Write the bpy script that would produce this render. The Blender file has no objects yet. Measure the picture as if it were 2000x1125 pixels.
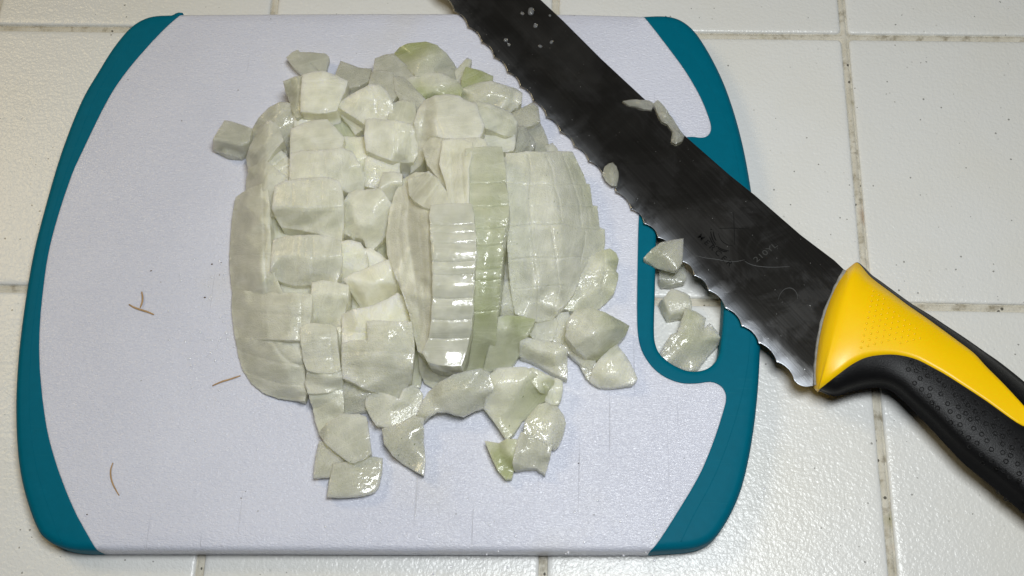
import bpy, bmesh, math, random
import numpy as np
from mathutils import Vector, Matrix, noise
from mathutils.geometry import delaunay_2d_cdt
random.seed(7)
rng = np.random.default_rng(7)
S = 0.001                      # all plan numbers below are millimetres
scene = bpy.context.scene
col = scene.collection

# ------------------------------------------------------------------ camera, world, lamps
EYE=(114.6884,-267.8995,384.5755)
CAM_ROT=(0.395369,0.028792,0.032923)
FOCAL=2300
cam_d = bpy.data.cameras.new('camera'); cam = bpy.data.objects.new('camera', cam_d); col.objects.link(cam)
cam.location = [c * S for c in EYE]; cam.rotation_mode = 'XYZ'; cam.rotation_euler = CAM_ROT
cam_d.sensor_width = 36.0; cam_d.lens = 36.0 * FOCAL / 2000.0
cam_d.clip_start = 0.005; cam_d.clip_end = 20
scene.camera = cam
world = bpy.data.worlds.new('World'); scene.world = world; world.use_nodes = True
bg = world.node_tree.nodes['Background']; bg.inputs[0].default_value = (1.0, .96, .9, 1); bg.inputs[1].default_value = 0.014
scene.view_settings.view_transform = 'Standard'; scene.view_settings.look = 'None'
scene.view_settings.exposure = 0.0; scene.view_settings.gamma = 1.0
scene.cycles.use_denoising = True
scene.cycles.max_bounces = 14; scene.cycles.diffuse_bounces = 10; scene.cycles.transmission_bounces = 8
scene.cycles.caustics_reflective = False; scene.cycles.caustics_refractive = False

def area_lamp(name, loc, target, size, size_y, power, color):
    d = bpy.data.lights.new(name, 'AREA'); d.shape = 'RECTANGLE'; d.size = size; d.size_y = size_y
    d.energy = power; d.color = color
    o = bpy.data.objects.new(name, d); col.objects.link(o); o.location = loc
    o.rotation_euler = (Vector(target) - Vector(loc)).to_track_quat('-Z', 'Y').to_euler()
    return o
area_lamp('hood_lamp', (.168, -.168, .49), (.160, -.160, 0), .17, .10, 2.10, (.94, .98, 1.0))
area_lamp('warm_fill_lamp', (-.46, .20, .62), (-.05, -.05, 0), .25, .25, 1.55, (1, .80, .45))  # unseen warm fill, added to tint the tiles at the upper left

# ------------------------------------------------------------------ small helpers
E = np.array(EYE)
def link(name, me, m=None, parent=None):
    o = bpy.data.objects.new(name, me); col.objects.link(o)
    if m: me.materials.append(m)
    if parent: o.parent = parent
    return o
def tag(o, label=None, cat=None, group=None, kind=None):
    if label: o['label'] = label
    if cat: o['category'] = cat
    if group: o['group'] = group
    if kind: o['kind'] = kind
    return o
def empty(name, loc=(0, 0, 0)):
    o = bpy.data.objects.new(name, None); o.empty_display_size = .01; o.location = loc; col.objects.link(o); return o
def mesh_obj(name, verts, faces, m, parent=None, origin=None, smooth=True, attrs=None):
    """verts in mm (world); the object's origin is put at the base of the thing"""
    v = np.asarray(verts, float)
    if origin is None: origin = np.array([v[:, 0].mean(), v[:, 1].mean(), v[:, 2].min()])
    par = np.array(parent.location) / S if parent is not None else np.zeros(3)
    me = bpy.data.meshes.new(name)
    me.from_pydata(((v - origin) * S).tolist(), [], faces)
    bm = bmesh.new(); bm.from_mesh(me); bmesh.ops.recalc_face_normals(bm, faces=bm.faces); bm.to_mesh(me); bm.free()
    for a, (typ, data) in (attrs or {}).items():
        at = me.attributes.new(a, typ, 'POINT'); at.data.foreach_set('value' if typ == 'FLOAT' else 'vector', np.asarray(data, np.float32).ravel())
    if smooth: me.polygons.foreach_set('use_smooth', [True] * len(me.polygons))
    me.update()
    o = link(name, me, m, parent); o.location = (origin - par) * S
    return o
def plan(p):
    """where a point (mm) falls on the counter seen from the eye: the flat domain used to triangulate"""
    p = np.atleast_2d(np.asarray(p, float)); k = E[2] / (E[2] - p[:, 2])
    return E[:2] + (p[:, :2] - E[:2]) * k[:, None]
def unplan(d, z):
    return np.column_stack([E[:2] + (d - E[:2]) * (1 - z / E[2])[:, None], z])
def seg_dist(p, poly, closed=True):
    a = np.asarray(poly, float); b = np.roll(a, -1, 0)
    if not closed: a, b = a[:-1], a[1:]
    best = np.full(len(p), 1e9)
    for s, e in zip(a, b):
        d = e - s; l = d @ d
        t = np.clip(((p - s) @ d) / max(l, 1e-9), 0, 1)
        best = np.minimum(best, np.hypot(*(p - s - t[:, None] * d).T))
    return best
def inside(p, poly):
    a = np.asarray(poly, float); b = np.roll(a, -1, 0); r = np.zeros(len(p), bool)
    for s, e in zip(a, b):
        c = (s[1] > p[:, 1]) != (e[1] > p[:, 1])
        with np.errstate(divide='ignore', invalid='ignore'):
            x = (e[0] - s[0]) * (p[:, 1] - s[1]) / (e[1] - s[1]) + s[0]
        r ^= c & (p[:, 0] < x)
    return r
def resample(poly, h, closed=True, jit=0):
    a = np.asarray(poly, float); out = []
    n = len(a) if closed else len(a) - 1
    for i in range(n):
        s, e = a[i], a[(i + 1) % len(a)]; k = max(1, int(math.ceil(np.hypot(*(e - s)[:2]) / h)))
        for j in range(k): out.append(s + (e - s) * j / k)
    if not closed: out.append(a[-1])
    out = np.array(out)
    if jit:
        q = out.copy(); ph = random.random() * 100
        for i, p in enumerate(out):
            q[i, 0] += jit * noise.noise(Vector((p[0] * .9, p[1] * .9, ph))); q[i, 1] += jit * noise.noise(Vector((p[0] * .9, p[1] * .9, ph + 9)))
        out = q
    return out
def area(poly):
    a = np.asarray(poly)[:, :2]; b = np.roll(a, -1, 0); return .5 * np.sum(a[:, 0] * b[:, 1] - b[:, 0] * a[:, 1])
def fill(outline, holes, h, rings, extra=None):
    """triangulated sheet inside an outline (2D): returns points and triangles"""
    loops = [np.asarray(outline)[:, :2]] + [np.asarray(x)[:, :2] for x in holes]
    pts = []; edges = []
    for lp in loops:
        k = sum(len(p) for p in pts); n = len(lp); pts.append(lp); edges += [(k + i, k + (i + 1) % n) for i in range(n)]
    def ok(p):
        m = inside(p, loops[0])
        for x in loops[1:]: m &= ~inside(p, x)
        return m
    def dist(p):
        d = seg_dist(p, loops[0])
        for x in loops[1:]: d = np.minimum(d, seg_dist(p, x))
        return d
    for q in rings:
        for j, lp in enumerate(loops):
            t = np.roll(lp, -1, 0) - np.roll(lp, 1, 0); t /= np.maximum(np.hypot(*t.T), 1e-9)[:, None]
            nrm = np.column_stack([-t[:, 1], t[:, 0]]) * (1 if area(lp) > 0 else -1) * (1 if j == 0 else -1)
            c = lp + nrm * q; c = c[ok(c)]
            if len(c): c = c[dist(c) > q * .75]
            if len(c): pts.append(c)
    lo, hi = loops[0].min(0), loops[0].max(0); g = []
    ny = int((hi[1] - lo[1]) / (h * .866)) + 2; nx = int((hi[0] - lo[0]) / h) + 2
    gy, gx = np.mgrid[0:ny, 0:nx]
    g = np.column_stack([(lo[0] + (gx + .5 * (gy % 2)) * h).ravel(), (lo[1] + gy * h * .866).ravel()]) + rng.uniform(-.18, .18, (ny * nx, 2)) * h
    g = g[ok(g)]
    if len(g): g = g[dist(g) > max(rings[-1] if rings else 0, 0) + h * .45]
    if len(g): pts.append(g)
    if extra is not None: pts.append(np.asarray(extra))
    allp = np.vstack(pts)
    V, _, F, _, _, _ = delaunay_2d_cdt([Vector(p) for p in allp], edges, [], 0, 1e-6)
    V = np.array([tuple(v) for v in V]); F = [tuple(f) for f in F]
    cen = np.array([V[list(f)].mean(0) for f in F]); keep = ok(cen)
    F = [f for f, k in zip(F, keep) if k]
    return V, F
def boundary_loops(F):
    cnt = {}
    for f in F:
        for i in range(3):
            a, b = f[i], f[(i + 1) % 3]
            cnt[(a, b)] = cnt.get((a, b), 0) + 1
    nxt = {a: b for (a, b) in cnt if (b, a) not in cnt}
    loops = []
    while nxt:
        s = next(iter(nxt)); lp = [s]; c = nxt.pop(s)
        while c != s and c in nxt: lp.append(c); c = nxt.pop(c)
        loops.append(lp)
    return loops
def solid(P, F, zbot, taper=0.0):
    """close a sheet P (n,3) into a solid: walls down to zbot (array per vertex) and a bottom sheet"""
    n = len(P); used = sorted({i for f in F for i in f}); cen = P[used, :2].mean(0)
    B = P.copy(); B[:, 2] = zbot; B[:, :2] = cen + (B[:, :2] - cen) * (1 - taper)
    Mi = (P + B) / 2; loops = boundary_loops(F)
    V = np.vstack([P, B]); Fs = [tuple(f) for f in F] + [tuple(i + n for i in reversed(f)) for f in F]
    for lp in loops:
        base = len(V); V = np.vstack([V, Mi[lp]]); m = len(lp)
        for k in range(m):
            a, b = lp[k], lp[(k + 1) % m]; c, d = base + k, base + (k + 1) % m
            Fs += [(b, a, c, d), (d, c, a + n, b + n)]
    return V, Fs
def compact(V, F, *arr):
    used = sorted({i for f in F for i in f}); mp = {o: i for i, o in enumerate(used)}
    return (V[used], [tuple(mp[i] for i in f) for f in F]) + tuple(a[used] for a in arr)
def tri_interp(ctrl, vals, edges, q):
    """piecewise linear interpolation of vals over a triangulation of ctrl, at points q"""
    V, _, F, ov, _, _ = delaunay_2d_cdt([Vector(p) for p in ctrl], edges, [], 0, 1e-6)
    V = np.array([tuple(v) for v in V]); vv = []
    for k, o in enumerate(ov):
        vv.append(vals[o[0]] if o else vals[np.argmin(np.hypot(*(ctrl - V[k]).T))])
    vv = np.array(vv); res = np.full((len(q), vals.shape[1]), np.nan); 
    for f in F:
        a, b, c = V[list(f)]; d = (b[1] - c[1]) * (a[0] - c[0]) + (c[0] - b[0]) * (a[1] - c[1])
        if abs(d) < 1e-12: continue
        l0 = ((b[1] - c[1]) * (q[:, 0] - c[0]) + (c[0] - b[0]) * (q[:, 1] - c[1])) / d
        l1 = ((c[1] - a[1]) * (q[:, 0] - c[0]) + (a[0] - c[0]) * (q[:, 1] - c[1])) / d
        l2 = 1 - l0 - l1; m = (l0 > -1e-6) & (l1 > -1e-6) & (l2 > -1e-6)
        res[m] = l0[m, None] * vv[f[0]] + l1[m, None] * vv[f[1]] + l2[m, None] * vv[f[2]]
    return res
def tube(pts, rad, n=6, flat=1.0):
    """a round rod through 3D points (mm) with a radius per point"""
    P = np.asarray(pts, float); V = []; F = []
    for i, p in enumerate(P):
        t = P[min(i + 1, len(P) - 1)] - P[max(i - 1, 0)]; t /= np.linalg.norm(t)
        u = np.cross(t, (0, 0, 1.)); u /= max(np.linalg.norm(u), 1e-9); w = np.cross(u, t)
        rr = rad[i] if hasattr(rad, '__len__') else rad
        for k in range(n):
            a = 2 * math.pi * k / n; V.append(p + rr * (math.cos(a) * u + flat * math.sin(a) * w))
    for i in range(len(P) - 1):
        for k in range(n): F.append((i * n + k, i * n + (k + 1) % n, (i + 1) * n + (k + 1) % n, (i + 1) * n + k))
    F.append(tuple(range(n))); F.append(tuple((len(P) - 1) * n + k for k in reversed(range(n))))
    return V, F
def join(parts):
    V = []; F = []
    for v, f in parts:
        k = len(V); V += [tuple(x) for x in v]; F += [tuple(i + k for i in q) for q in f]
    return V, F

# ------------------------------------------------------------------ materials
class N:
    def __init__(s, name):
        s.m = bpy.data.materials.new(name); s.m.use_nodes = True; s.t = s.m.node_tree; s.p = s.t.nodes['Principled BSDF']
    def n(s, typ, **kw):
        x = s.t.nodes.new(typ)
        for k, v in kw.items():
            if k.startswith('i_'): 
                key = k[2:]; key = int(key) if key.isdigit() else key.replace('_', ' ')
                s.set(x.inputs[key], v)
            else: setattr(x, k, v)
        return x
    def set(s, sock, v):
        if hasattr(v, 'is_output'): s.t.links.new(v, sock)
        elif hasattr(v, 'outputs'): s.t.links.new(v.outputs[0], sock)
        else: sock.default_value = v
    def P(s, **kw):
        for k, v in kw.items(): s.set(s.p.inputs[k.replace('_', ' ')], v)
    def math(s, op, a, b=0.0, clamp=False):
        x = s.n('ShaderNodeMath', operation=op, use_clamp=clamp); s.set(x.inputs[0], a); s.set(x.inputs[1], b); return x.outputs[0]
    def mix(s, f, a, b, blend='MIX'):
        x = s.n('ShaderNodeMix', data_type='RGBA', blend_type=blend); s.set(x.inputs[0], f)
        s.set(x.inputs[6], a if not isinstance(a, tuple) else (*a, 1)); s.set(x.inputs[7], b if not isinstance(b, tuple) else (*b, 1)); return x.outputs[2]
    def ramp(s, f, lo, hi, a=0.0, b=1.0):
        x = s.n('ShaderNodeMapRange'); s.set(x.inputs[0], f); s.set(x.inputs[1], lo); s.set(x.inputs[2], hi); s.set(x.inputs[3], a); s.set(x.inputs[4], b); return x.outputs[0]
    def noise(s, vec, scale, detail=3, rough=.5, dist=0.0):
        x = s.n('ShaderNodeTexNoise'); s.set(x.inputs['Vector'], vec); s.set(x.inputs['Scale'], scale); s.set(x.inputs['Detail'], detail); s.set(x.inputs['Roughness'], rough); s.set(x.inputs['Distortion'], dist); return x.outputs[0]
    def voro(s, vec, scale, feature='F1', rnd=1.0):
        x = s.n('ShaderNodeTexVoronoi', feature=feature); s.set(x.inputs['Vector'], vec); s.set(x.inputs['Scale'], scale); s.set(x.inputs['Randomness'], rnd); return x
    def scale(s, vec, v, rot=(0, 0, 0)):
        x = s.n('ShaderNodeMapping'); s.set(x.inputs['Vector'], vec); x.inputs['Scale'].default_value = v; x.inputs['Rotation'].default_value = rot; return x.outputs[0]
    def mm(s):
        """world position in millimetres"""
        g = s.n('ShaderNodeNewGeometry'); x = s.n('ShaderNodeVectorMath', operation='SCALE'); s.set(x.inputs[0], g.outputs['Position']); x.inputs['Scale'].default_value = 1000; return x.outputs[0]
    def bump(s, h, strength, dist, normal=None):
        x = s.n('ShaderNodeBump'); s.set(x.inputs['Height'], h); s.set(x.inputs['Strength'], strength); x.inputs['Distance'].default_value = dist
        if normal is not None: s.set(x.inputs['Normal'], normal)
        return x.outputs[0]
    def attr(s, name, typ='GEOMETRY', out='Fac'):
        return s.n('ShaderNodeAttribute', attribute_name=name, attribute_type=typ).outputs[out]

def onion_material():
    k = N('onion_flesh'); g = k.attr('grain', out='Vector'); green = k.attr('green')
    tone = k.attr('tone', 'OBJECT'); wet = k.attr('wet', 'OBJECT'); shine = k.attr('shine', 'OBJECT'); clear = k.attr('clear', 'OBJECT'); depth = k.attr('depth', 'OBJECT'); tick = k.attr('tick', 'OBJECT')
    band = k.noise(k.scale(g, (.035, .30, .10)), 1.0, 2, .45, .4); patchy = k.noise(g, .22, 3, .6, .6)
    tone_v = k.math('ADD', tone, k.math('ADD', k.math('MULTIPLY', k.math('SUBTRACT', band, .5), .45), k.math('MULTIPLY', k.math('SUBTRACT', patchy, .5), .55)), True)
    base = k.mix(tone_v, (.57, .572, .505), (.985, .97, .83))
    vein = k.noise(k.scale(g, (.10, 1.7, .5)), 1.0, 3, .55)
    cloud = k.noise(g, .16, 2, .5)
    base = k.mix(1.0, base, k.mix(vein, (.94, .945, .925), (1.04, 1.035, 1.035)), 'MULTIPLY')
    base = k.mix(1.0, base, k.mix(k.ramp(cloud, .3, .7), (.88, .885, .86), (1.08, 1.08, 1.1)), 'MULTIPLY')
    gm = k.math('MULTIPLY', green, k.ramp(vein, .2, .8, .85, 1.3), True)
    base = k.mix(k.math('MULTIPLY', gm, .80, True), base, (.38, .43, .15))
    ln = k.math('ABSOLUTE', k.math('SUBTRACT', k.math('FRACT', k.math('MULTIPLY', k.noise(k.scale(g, (.022, .16, .06)), 1.0, 1, .4), 5.0)), .5))
    base = k.mix(k.math('MULTIPLY', k.ramp(ln, .075, .0), .13), base, (.60, .60, .50)); base = k.mix(k.math('MULTIPLY', k.ramp(k.math('ABSOLUTE', k.math('SUBTRACT', ln, .12)), .06, .0), .16), base, (1, 1, .93))
    pith = k.voro(g, 2.6).outputs['Distance']; base = k.mix(k.math('MULTIPLY', k.ramp(pith, .16, .05), k.ramp(k.noise(g, .5, 2), .5, .62, 0, .45)), base, (.95, .95, .88))
    # short dark green ticks that follow the grain
    v = k.voro(k.scale(g, (.17, .42, .3)), 1.0)
    hit = k.math('LESS_THAN', v.outputs['Distance'], k.ramp(k.noise(g, 2.0), .3, .7, .03, .10))
    hit = k.math('MULTIPLY', hit, k.math('LESS_THAN', k.n('ShaderNodeSeparateColor', i_0=v.outputs['Color']).outputs[0], .4))
    base = k.mix(k.math('MULTIPLY', hit, k.math('MULTIPLY', tick, .75), True), base, (.10, .16, .02))
    lump = k.noise(g, .9, 2, .5); fine = k.noise(g, 3.2, 2, .6)
    cells = k.voro(g, 1.7, 'SMOOTH_F1').outputs['Distance']
    h = k.math('ADD', k.math('MULTIPLY', lump, .16), k.math('MULTIPLY', vein, .08))
    wetbump = k.math('MULTIPLY', k.math('ADD', k.math('MULTIPLY', cells, .5), k.math('ADD', k.math('MULTIPLY', k.noise(g, 2.0, 1, .5, .6), 2.2), k.math('MULTIPLY', fine, .25))), k.math('ADD', k.math('MULTIPLY', wet, 1.15), .05))
    h = k.math('ADD', h, k.math('ADD', wetbump, k.math('MULTIPLY', fine, .10)))
    rough = k.math('SUBTRACT', k.math('SUBTRACT', .38, k.math('MULTIPLY', wet, .22)), k.math('MULTIPLY', shine, .20))
    k.P(Base_Color=base, Roughness=k.math('ADD', rough, k.math('MULTIPLY', fine, .08)), IOR=1.38, Normal=k.bump(h, k.math('SUBTRACT', .7, k.math('MULTIPLY', shine, .5)), .0005),
        Subsurface_Weight=1.0, Subsurface_Radius=(1.0, .98, .74), Subsurface_Scale=k.math('MULTIPLY', depth, .001),
        Transmission_Weight=k.math('MULTIPLY', k.math('SUBTRACT', clear, 1.0, True), .8), Coat_Weight=k.math('ADD', k.math('ADD', k.math('MULTIPLY', wet, .8), .18), k.math('MULTIPLY', shine, .8), True), Coat_Roughness=.12, Coat_Normal=k.bump(k.noise(g, .45, 2, .5), k.math('SUBTRACT', .5, k.math('MULTIPLY', shine, .4)), .0006))
    # wet flesh lets light through: part of what arrives leaves on the other side of each face
    tr = k.n('ShaderNodeBsdfTranslucent'); k.set(tr.inputs['Color'], k.mix(.6, base, (.99, .985, .91)))
    mx = k.n('ShaderNodeMixShader'); k.set(mx.inputs[0], k.math('ADD', .23, k.math('MULTIPLY', clear, .16))); k.set(mx.inputs[1], k.p.outputs[0]); k.set(mx.inputs[2], tr.outputs[0])
    inn = k.n('ShaderNodeBsdfDiffuse'); k.set(inn.inputs['Color'], k.mix(.6, base, (.99, .985, .91)))
    mi = k.n('ShaderNodeMixShader'); k.set(mi.inputs[0], .5); k.set(mi.inputs[1], inn.outputs[0]); k.set(mi.inputs[2], tr.outputs[0])
    fin = k.n('ShaderNodeMixShader'); k.set(fin.inputs[0], k.n('ShaderNodeNewGeometry').outputs['Backfacing']); k.set(fin.inputs[1], mx.outputs[0]); k.set(fin.inputs[2], mi.outputs[0])
    k.set(k.t.nodes['Material Output'].inputs['Surface'], fin.outputs[0])
    return k.m
def board_material():
    k = N('white_cutting_plastic'); p = k.mm()
    a = k.noise(k.scale(p, (1.3, 3.0, 1), (0, 0, .25)), .75, 2, .5, .4); b = k.noise(p, 2.6, 2, .55); big = k.noise(p, .02, 2)
    cuts = k.noise(k.scale(p, (1.1, .018, 1), (0, 0, .05)), 1.0, 1, .5)
    cut = k.math('MULTIPLY', k.ramp(cuts, .70, .76), k.ramp(k.noise(p, .016, 1), .48, .6))
    col_ = k.mix(k.ramp(big, .35, .65), (.62, .635, .73), (.66, .675, .77))
    col_ = k.mix(k.math('MULTIPLY', cut, .22), col_, (.45, .45, .47))
    stain = k.ramp(k.noise(p, .03, 3), .58, .75); col_ = k.mix(k.math('MULTIPLY', stain, .25), col_, (.64, .62, .58))
    sp = k.voro(p, .11); hit = k.math('MULTIPLY', k.math('LESS_THAN', sp.outputs['Distance'], .035), k.math('LESS_THAN', k.n('ShaderNodeSeparateColor', i_0=sp.outputs['Color']).outputs[0], .3))
    col_ = k.mix(k.math('MULTIPLY', hit, .5), col_, (.2, .2, .2))
    h = k.math('SUBTRACT', k.math('ADD', a, k.math('MULTIPLY', b, .2)), k.math('MULTIPLY', cut, .5))
    k.P(Base_Color=col_, Roughness=.23, Normal=k.bump(h, .75, .00045), Subsurface_Weight=.35, Subsurface_Radius=(1, 1, 1), Subsurface_Scale=.003)
    return k.m
def teal_material():
    k = N('teal_rubber'); p = k.mm(); n1 = k.noise(p, .35, 4, .6); f = k.noise(p, 3.5, 2)
    sc = k.ramp(k.noise(k.scale(p, (.06, 1.4, 1), (0, 0, .5)), 1.0, 2), .66, .72)
    c = k.mix(n1, (.0, .108, .165), (.0, .130, .202)); c = k.mix(k.math('MULTIPLY', sc, .18), c, (.01, .16, .22))
    k.P(Base_Color=c, Roughness=.5, Specular_IOR_Level=.06, Normal=k.bump(k.math('ADD', f, k.math('MULTIPLY', sc, .5)), .18, .0002), Subsurface_Weight=0)
    return k.m
def tile_material():
    k = N('glazed_tile'); p = k.mm(); oi = k.n('ShaderNodeObjectInfo').outputs['Random']
    peel = k.noise(p, .85, 2, .5, .3); soft = k.noise(p, .25, 1)
    c = k.mix(oi, (.69, .69, .67), (.74, .74, .72)); c = k.mix(k.math('MULTIPLY', k.ramp(k.noise(p, .02, 3), .45, .7), .35), c, (.68, .66, .585))
    v = k.voro(p, .36); rnd = k.n('ShaderNodeSeparateColor', i_0=v.outputs['Color'])
    patch = k.ramp(k.noise(p, .035, 3, .6), .36, .64, .10, .85)
    hit = k.math('MULTIPLY', k.math('LESS_THAN', k.math('ADD', v.outputs['Distance'], k.math('MULTIPLY', k.noise(p, 2.5), .16)), k.ramp(rnd.outputs[1], 0, 1, .11, .23)), k.math('LESS_THAN', rnd.outputs[0], patch))
    c = k.mix(k.math('MULTIPLY', hit, k.ramp(rnd.outputs[2], 0, 1, .25, .85)), c, (.20, .195, .18))
    scuff = k.ramp(k.noise(k.scale(p, (.5, .09, 1), (0, 0, .4)), 1.0, 3, .6, .8), .70, .76); c = k.mix(k.math('MULTIPLY', scuff, .10), c, (.35, .34, .32))
    k.P(Base_Color=c, Roughness=.30, Normal=k.bump(k.math('ADD', peel, k.math('MULTIPLY', soft, .6)), .45, .0005))
    return k.m
def grout_material():
    k = N('grey_grout'); p = k.mm(); n1 = k.noise(p, .12, 4, .6); n2 = k.noise(p, .9, 3, .6)
    c = k.mix(k.ramp(n1, .3, .7), (.50, .465, .375), (.63, .60, .52)); c = k.mix(k.math('MULTIPLY', k.ramp(k.noise(p, .22, 4, .65), .52, .70), .75), c, (.20, .165, .10))
    v = k.voro(p, .22); hit = k.math('LESS_THAN', v.outputs['Distance'], .12); c = k.mix(k.math('MULTIPLY', hit, .85), c, (.035, .03, .02))
    w = k.ramp(k.noise(p, .045, 2), .62, .72); c = k.mix(k.math('MULTIPLY', w, .5), c, (.22, .21, .06))
    rust = k.ramp(k.noise(k.scale(p, (1, 1, 1), (0, 0, 1)), .05, 2), .66, .74); c = k.mix(k.math('MULTIPLY', rust, .5), c, (.26, .13, .05))
    k.P(Base_Color=c, Roughness=.85, Normal=k.bump(k.math('ADD', n2, n1), .7, .0006)); return k.m
def steel_material():
    k = N('wet_blade_steel'); tc = k.n('ShaderNodeTexCoord').outputs['Object']; p = k.scale(tc, (1000, 1000, 1000))
    along = k.scale(p, (.012, 1.9, 1), (0, 0, 0)); lines = k.noise(along, 1.0, 3, .6)
    film = k.ramp(k.noise(p, .055, 4, .62, .6), .47, .56); smear = k.noise(p, .03, 3, .6, 1.0)
    r = k.math('ADD', k.math('ADD', .10, k.math('MULTIPLY', lines, .07)), k.math('MULTIPLY', film, .05))
    c = k.mix(lines, (.17, .164, .15), (.33, .322, .305)); c = k.mix(k.math('MULTIPLY', film, .22), c, (.33, .33, .34))
    spk = k.voro(p, .45); hit = k.math('MULTIPLY', k.math('LESS_THAN', spk.outputs['Distance'], .07), k.math('LESS_THAN', k.n('ShaderNodeSeparateColor', i_0=spk.outputs['Color']).outputs[0], .35))
    bev = k.math('MULTIPLY', k.attr('bevel'), k.ramp(smear, .25, .6, .35, 1.0)); c = k.mix(k.math('MULTIPLY', bev, .7), c, (.36, .385, .43))
    k.P(Base_Color=c, Metallic=k.math('SUBTRACT', .97, k.math('MULTIPLY', k.ramp(smear, .45, .75), .05)), Roughness=k.math('ADD', k.math('ADD', r, k.math('MULTIPLY', bev, .14)), k.math('MULTIPLY', hit, .2)),
        Normal=k.bump(k.math('ADD', k.math('MULTIPLY', lines, .25), k.math('ADD', k.math('MULTIPLY', film, .2), k.math('MULTIPLY', hit, 1.5))), .18, .0003), Anisotropic=.2)
    return k.m
def plain(name, c, rough=.5, bscale=0, bstr=.2, bdist=.0003, var=.08, **kw):
    k = N(name); p = k.mm(); n1 = k.noise(p, .5, 4, .6)
    k.P(Base_Color=k.mix(n1, tuple(x * (1 - var) for x in c), tuple(min(1, x * (1 + var)) for x in c)), Roughness=rough, **kw)
    if bscale: k.P(Normal=k.bump(k.noise(p, bscale, 2), bstr, bdist))
    return k.m
M_ONION = onion_material(); M_BOARD = board_material(); M_TEAL = teal_material(); M_TILE = tile_material(); M_GROUT = grout_material(); M_STEEL = steel_material()
M_YELLOW = plain('yellow_handle_plastic', (1.0, .60, .0), .36, 4.0, .12, .0002, .03, Subsurface_Weight=.1, Subsurface_Scale=.001)
M_BLACK = plain('black_handle_rubber', (.004, .004, .0045), .42, 3.0, .35, .0003, .2, Specular_IOR_Level=.24)
M_ETCH = plain('dark_etching', (.006, .006, .006), .8, Specular_IOR_Level=.1)
M_SCR = plain('pale_scratch', (.026, .026, .026), .5)
M_FAINT = plain('faint_stamp', (.022, .022, .02), .5)
M_ROOT = plain('dry_root', (.42, .27, .13), .7, 3.0, .6, .0003, .35)
M_CRUMB = plain('dark_crumb', (.09, .06, .04), .8)
M_SEAM = plain('dried_residue_seam', (.30, .30, .29), .55, 2.5, .9, .0006, .5)
M_BEAD = plain('juice', (.70, .715, .78), .05, 0, var=0, Coat_Weight=1.0, Coat_Roughness=.03)
M_WATER = plain('cloudy_water', (.80, .82, .84), .06, 0, var=0, Transmission_Weight=.82, IOR=1.33)

TL_OUT = [(-36.07,0.34),(-43.43,0.01),(-48.13,-1.94),(-51.64,-5.06),(-54.54,-9.32),(-58.23,-17.03),(-61.8,-27.38),(-64.85,-35.75),(-66.96,-45.76),(-68.84,-57.75),(-70.1,-69.49),(-71.13,-85.1),(-71.85,-98.88),(-71.59,-113.47),(-70.45,-132.18),(-68.95,-146.05),(-66.8,-159.53),(-62.92,-175.56),(-58.38,-187.38),(-51.65,-199.5),(-47.54,-202.66),(-43.04,-204.49),(-37.08,-205.3),(-30.82,-205.12)]
TL_IN = [(-32.08,0.38),(-37.53,-6.05),(-43.65,-15.45),(-49.38,-25.38),(-53.69,-34.92),(-56.55,-44.5),(-58.63,-52.62),(-60.64,-60.84),(-62.74,-69.36),(-64.91,-86.42),(-65.81,-101.55),(-65.02,-115.47),(-63.32,-132.02),(-60.69,-144.94),(-56.56,-159.28),(-52.93,-169.41),(-47.15,-181.16),(-40.35,-192.59),(-34.66,-200.18),(-30.82,-205.12)]
R_OUT = [(144.53,1.83),(152.68,2.4),(157.32,1.52),(161.14,-0.76),(164.89,-4.88),(168.52,-11.71),(172.07,-19.8),(175.5,-29.54),(178.73,-42.57),(181.11,-56.15),(182.68,-70.23),(183.83,-84.36),(184.24,-102.02),(183.94,-119.12),(183.14,-132.05),(181.78,-146.46),(179.37,-162.23),(175.74,-177.55),(171.96,-186.57),(166.82,-194.82),(162.87,-197.82),(158.02,-199.4),(149.83,-200.1),(145.02,-200.56)]
R_IN = [(144.53,1.83),(149.47,-5.54),(155.45,-15.06),(160.6,-23.54),(165.59,-34.08),(168.32,-42.73),(169.29,-47.44),(168.27,-50.44),(165.83,-51.76),(161.42,-50.98),(155.85,-52.34),(150.61,-56.24),(146.11,-63.65),(143.46,-72.98),(142.46,-84.14),(141.95,-102.88),(141.65,-118.15),(141.74,-128.03),(143.07,-134.42),(146.76,-140.14),(151.13,-143.45),(156.52,-145.28),(161.94,-144.98),(165.68,-144.18),(168.69,-145.17),(170.47,-147.26),(170.87,-150.26),(169.71,-154.32),(167.29,-161.67),(163.86,-170.46),(160.54,-177.44),(153.42,-189.03),(147.46,-198.25),(145.02,-200.56)]
HOLE = [(148.42,-94.95),(148.02,-110.63),(147.29,-126.43),(147.73,-131.57),(149.56,-135.36),(153.1,-138.18),(156.13,-139.74),(158.66,-140.58),(162.74,-140.48),(166.36,-138.78),(169.04,-134.92),(169.72,-130.35),(170.89,-121.45),(171.65,-109.95),(172.39,-94.47),(172.43,-78.55),(170.73,-70.45),(166.85,-66.81),(161.42,-65.67),(155.92,-67.0),(151.84,-70.78),(149.54,-78.98)]
BW_TOP = [(-32.08,0.38),(-3.63,0.97),(35.98,1.68),(75.38,2.16),(114.55,2.4),(144.53,1.83)]
BW_BOT = [(145.02,-200.56),(111.4,-201.49),(69.32,-202.5),(20.42,-203.7),(-30.82,-205.12)]
LINE_L = [(-49.32,-10.88),(-54.65,-23.18),(-59.72,-37.24),(-62.15,-51.15),(-65.19,-70.46),(-67.01,-91.14),(-66.76,-114.92),(-65.1,-137.66),(-61.42,-159.4),(-56.84,-175.06),(-51.53,-186.86),(-44.52,-199.14),(-42.12,-203.16)]
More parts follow.
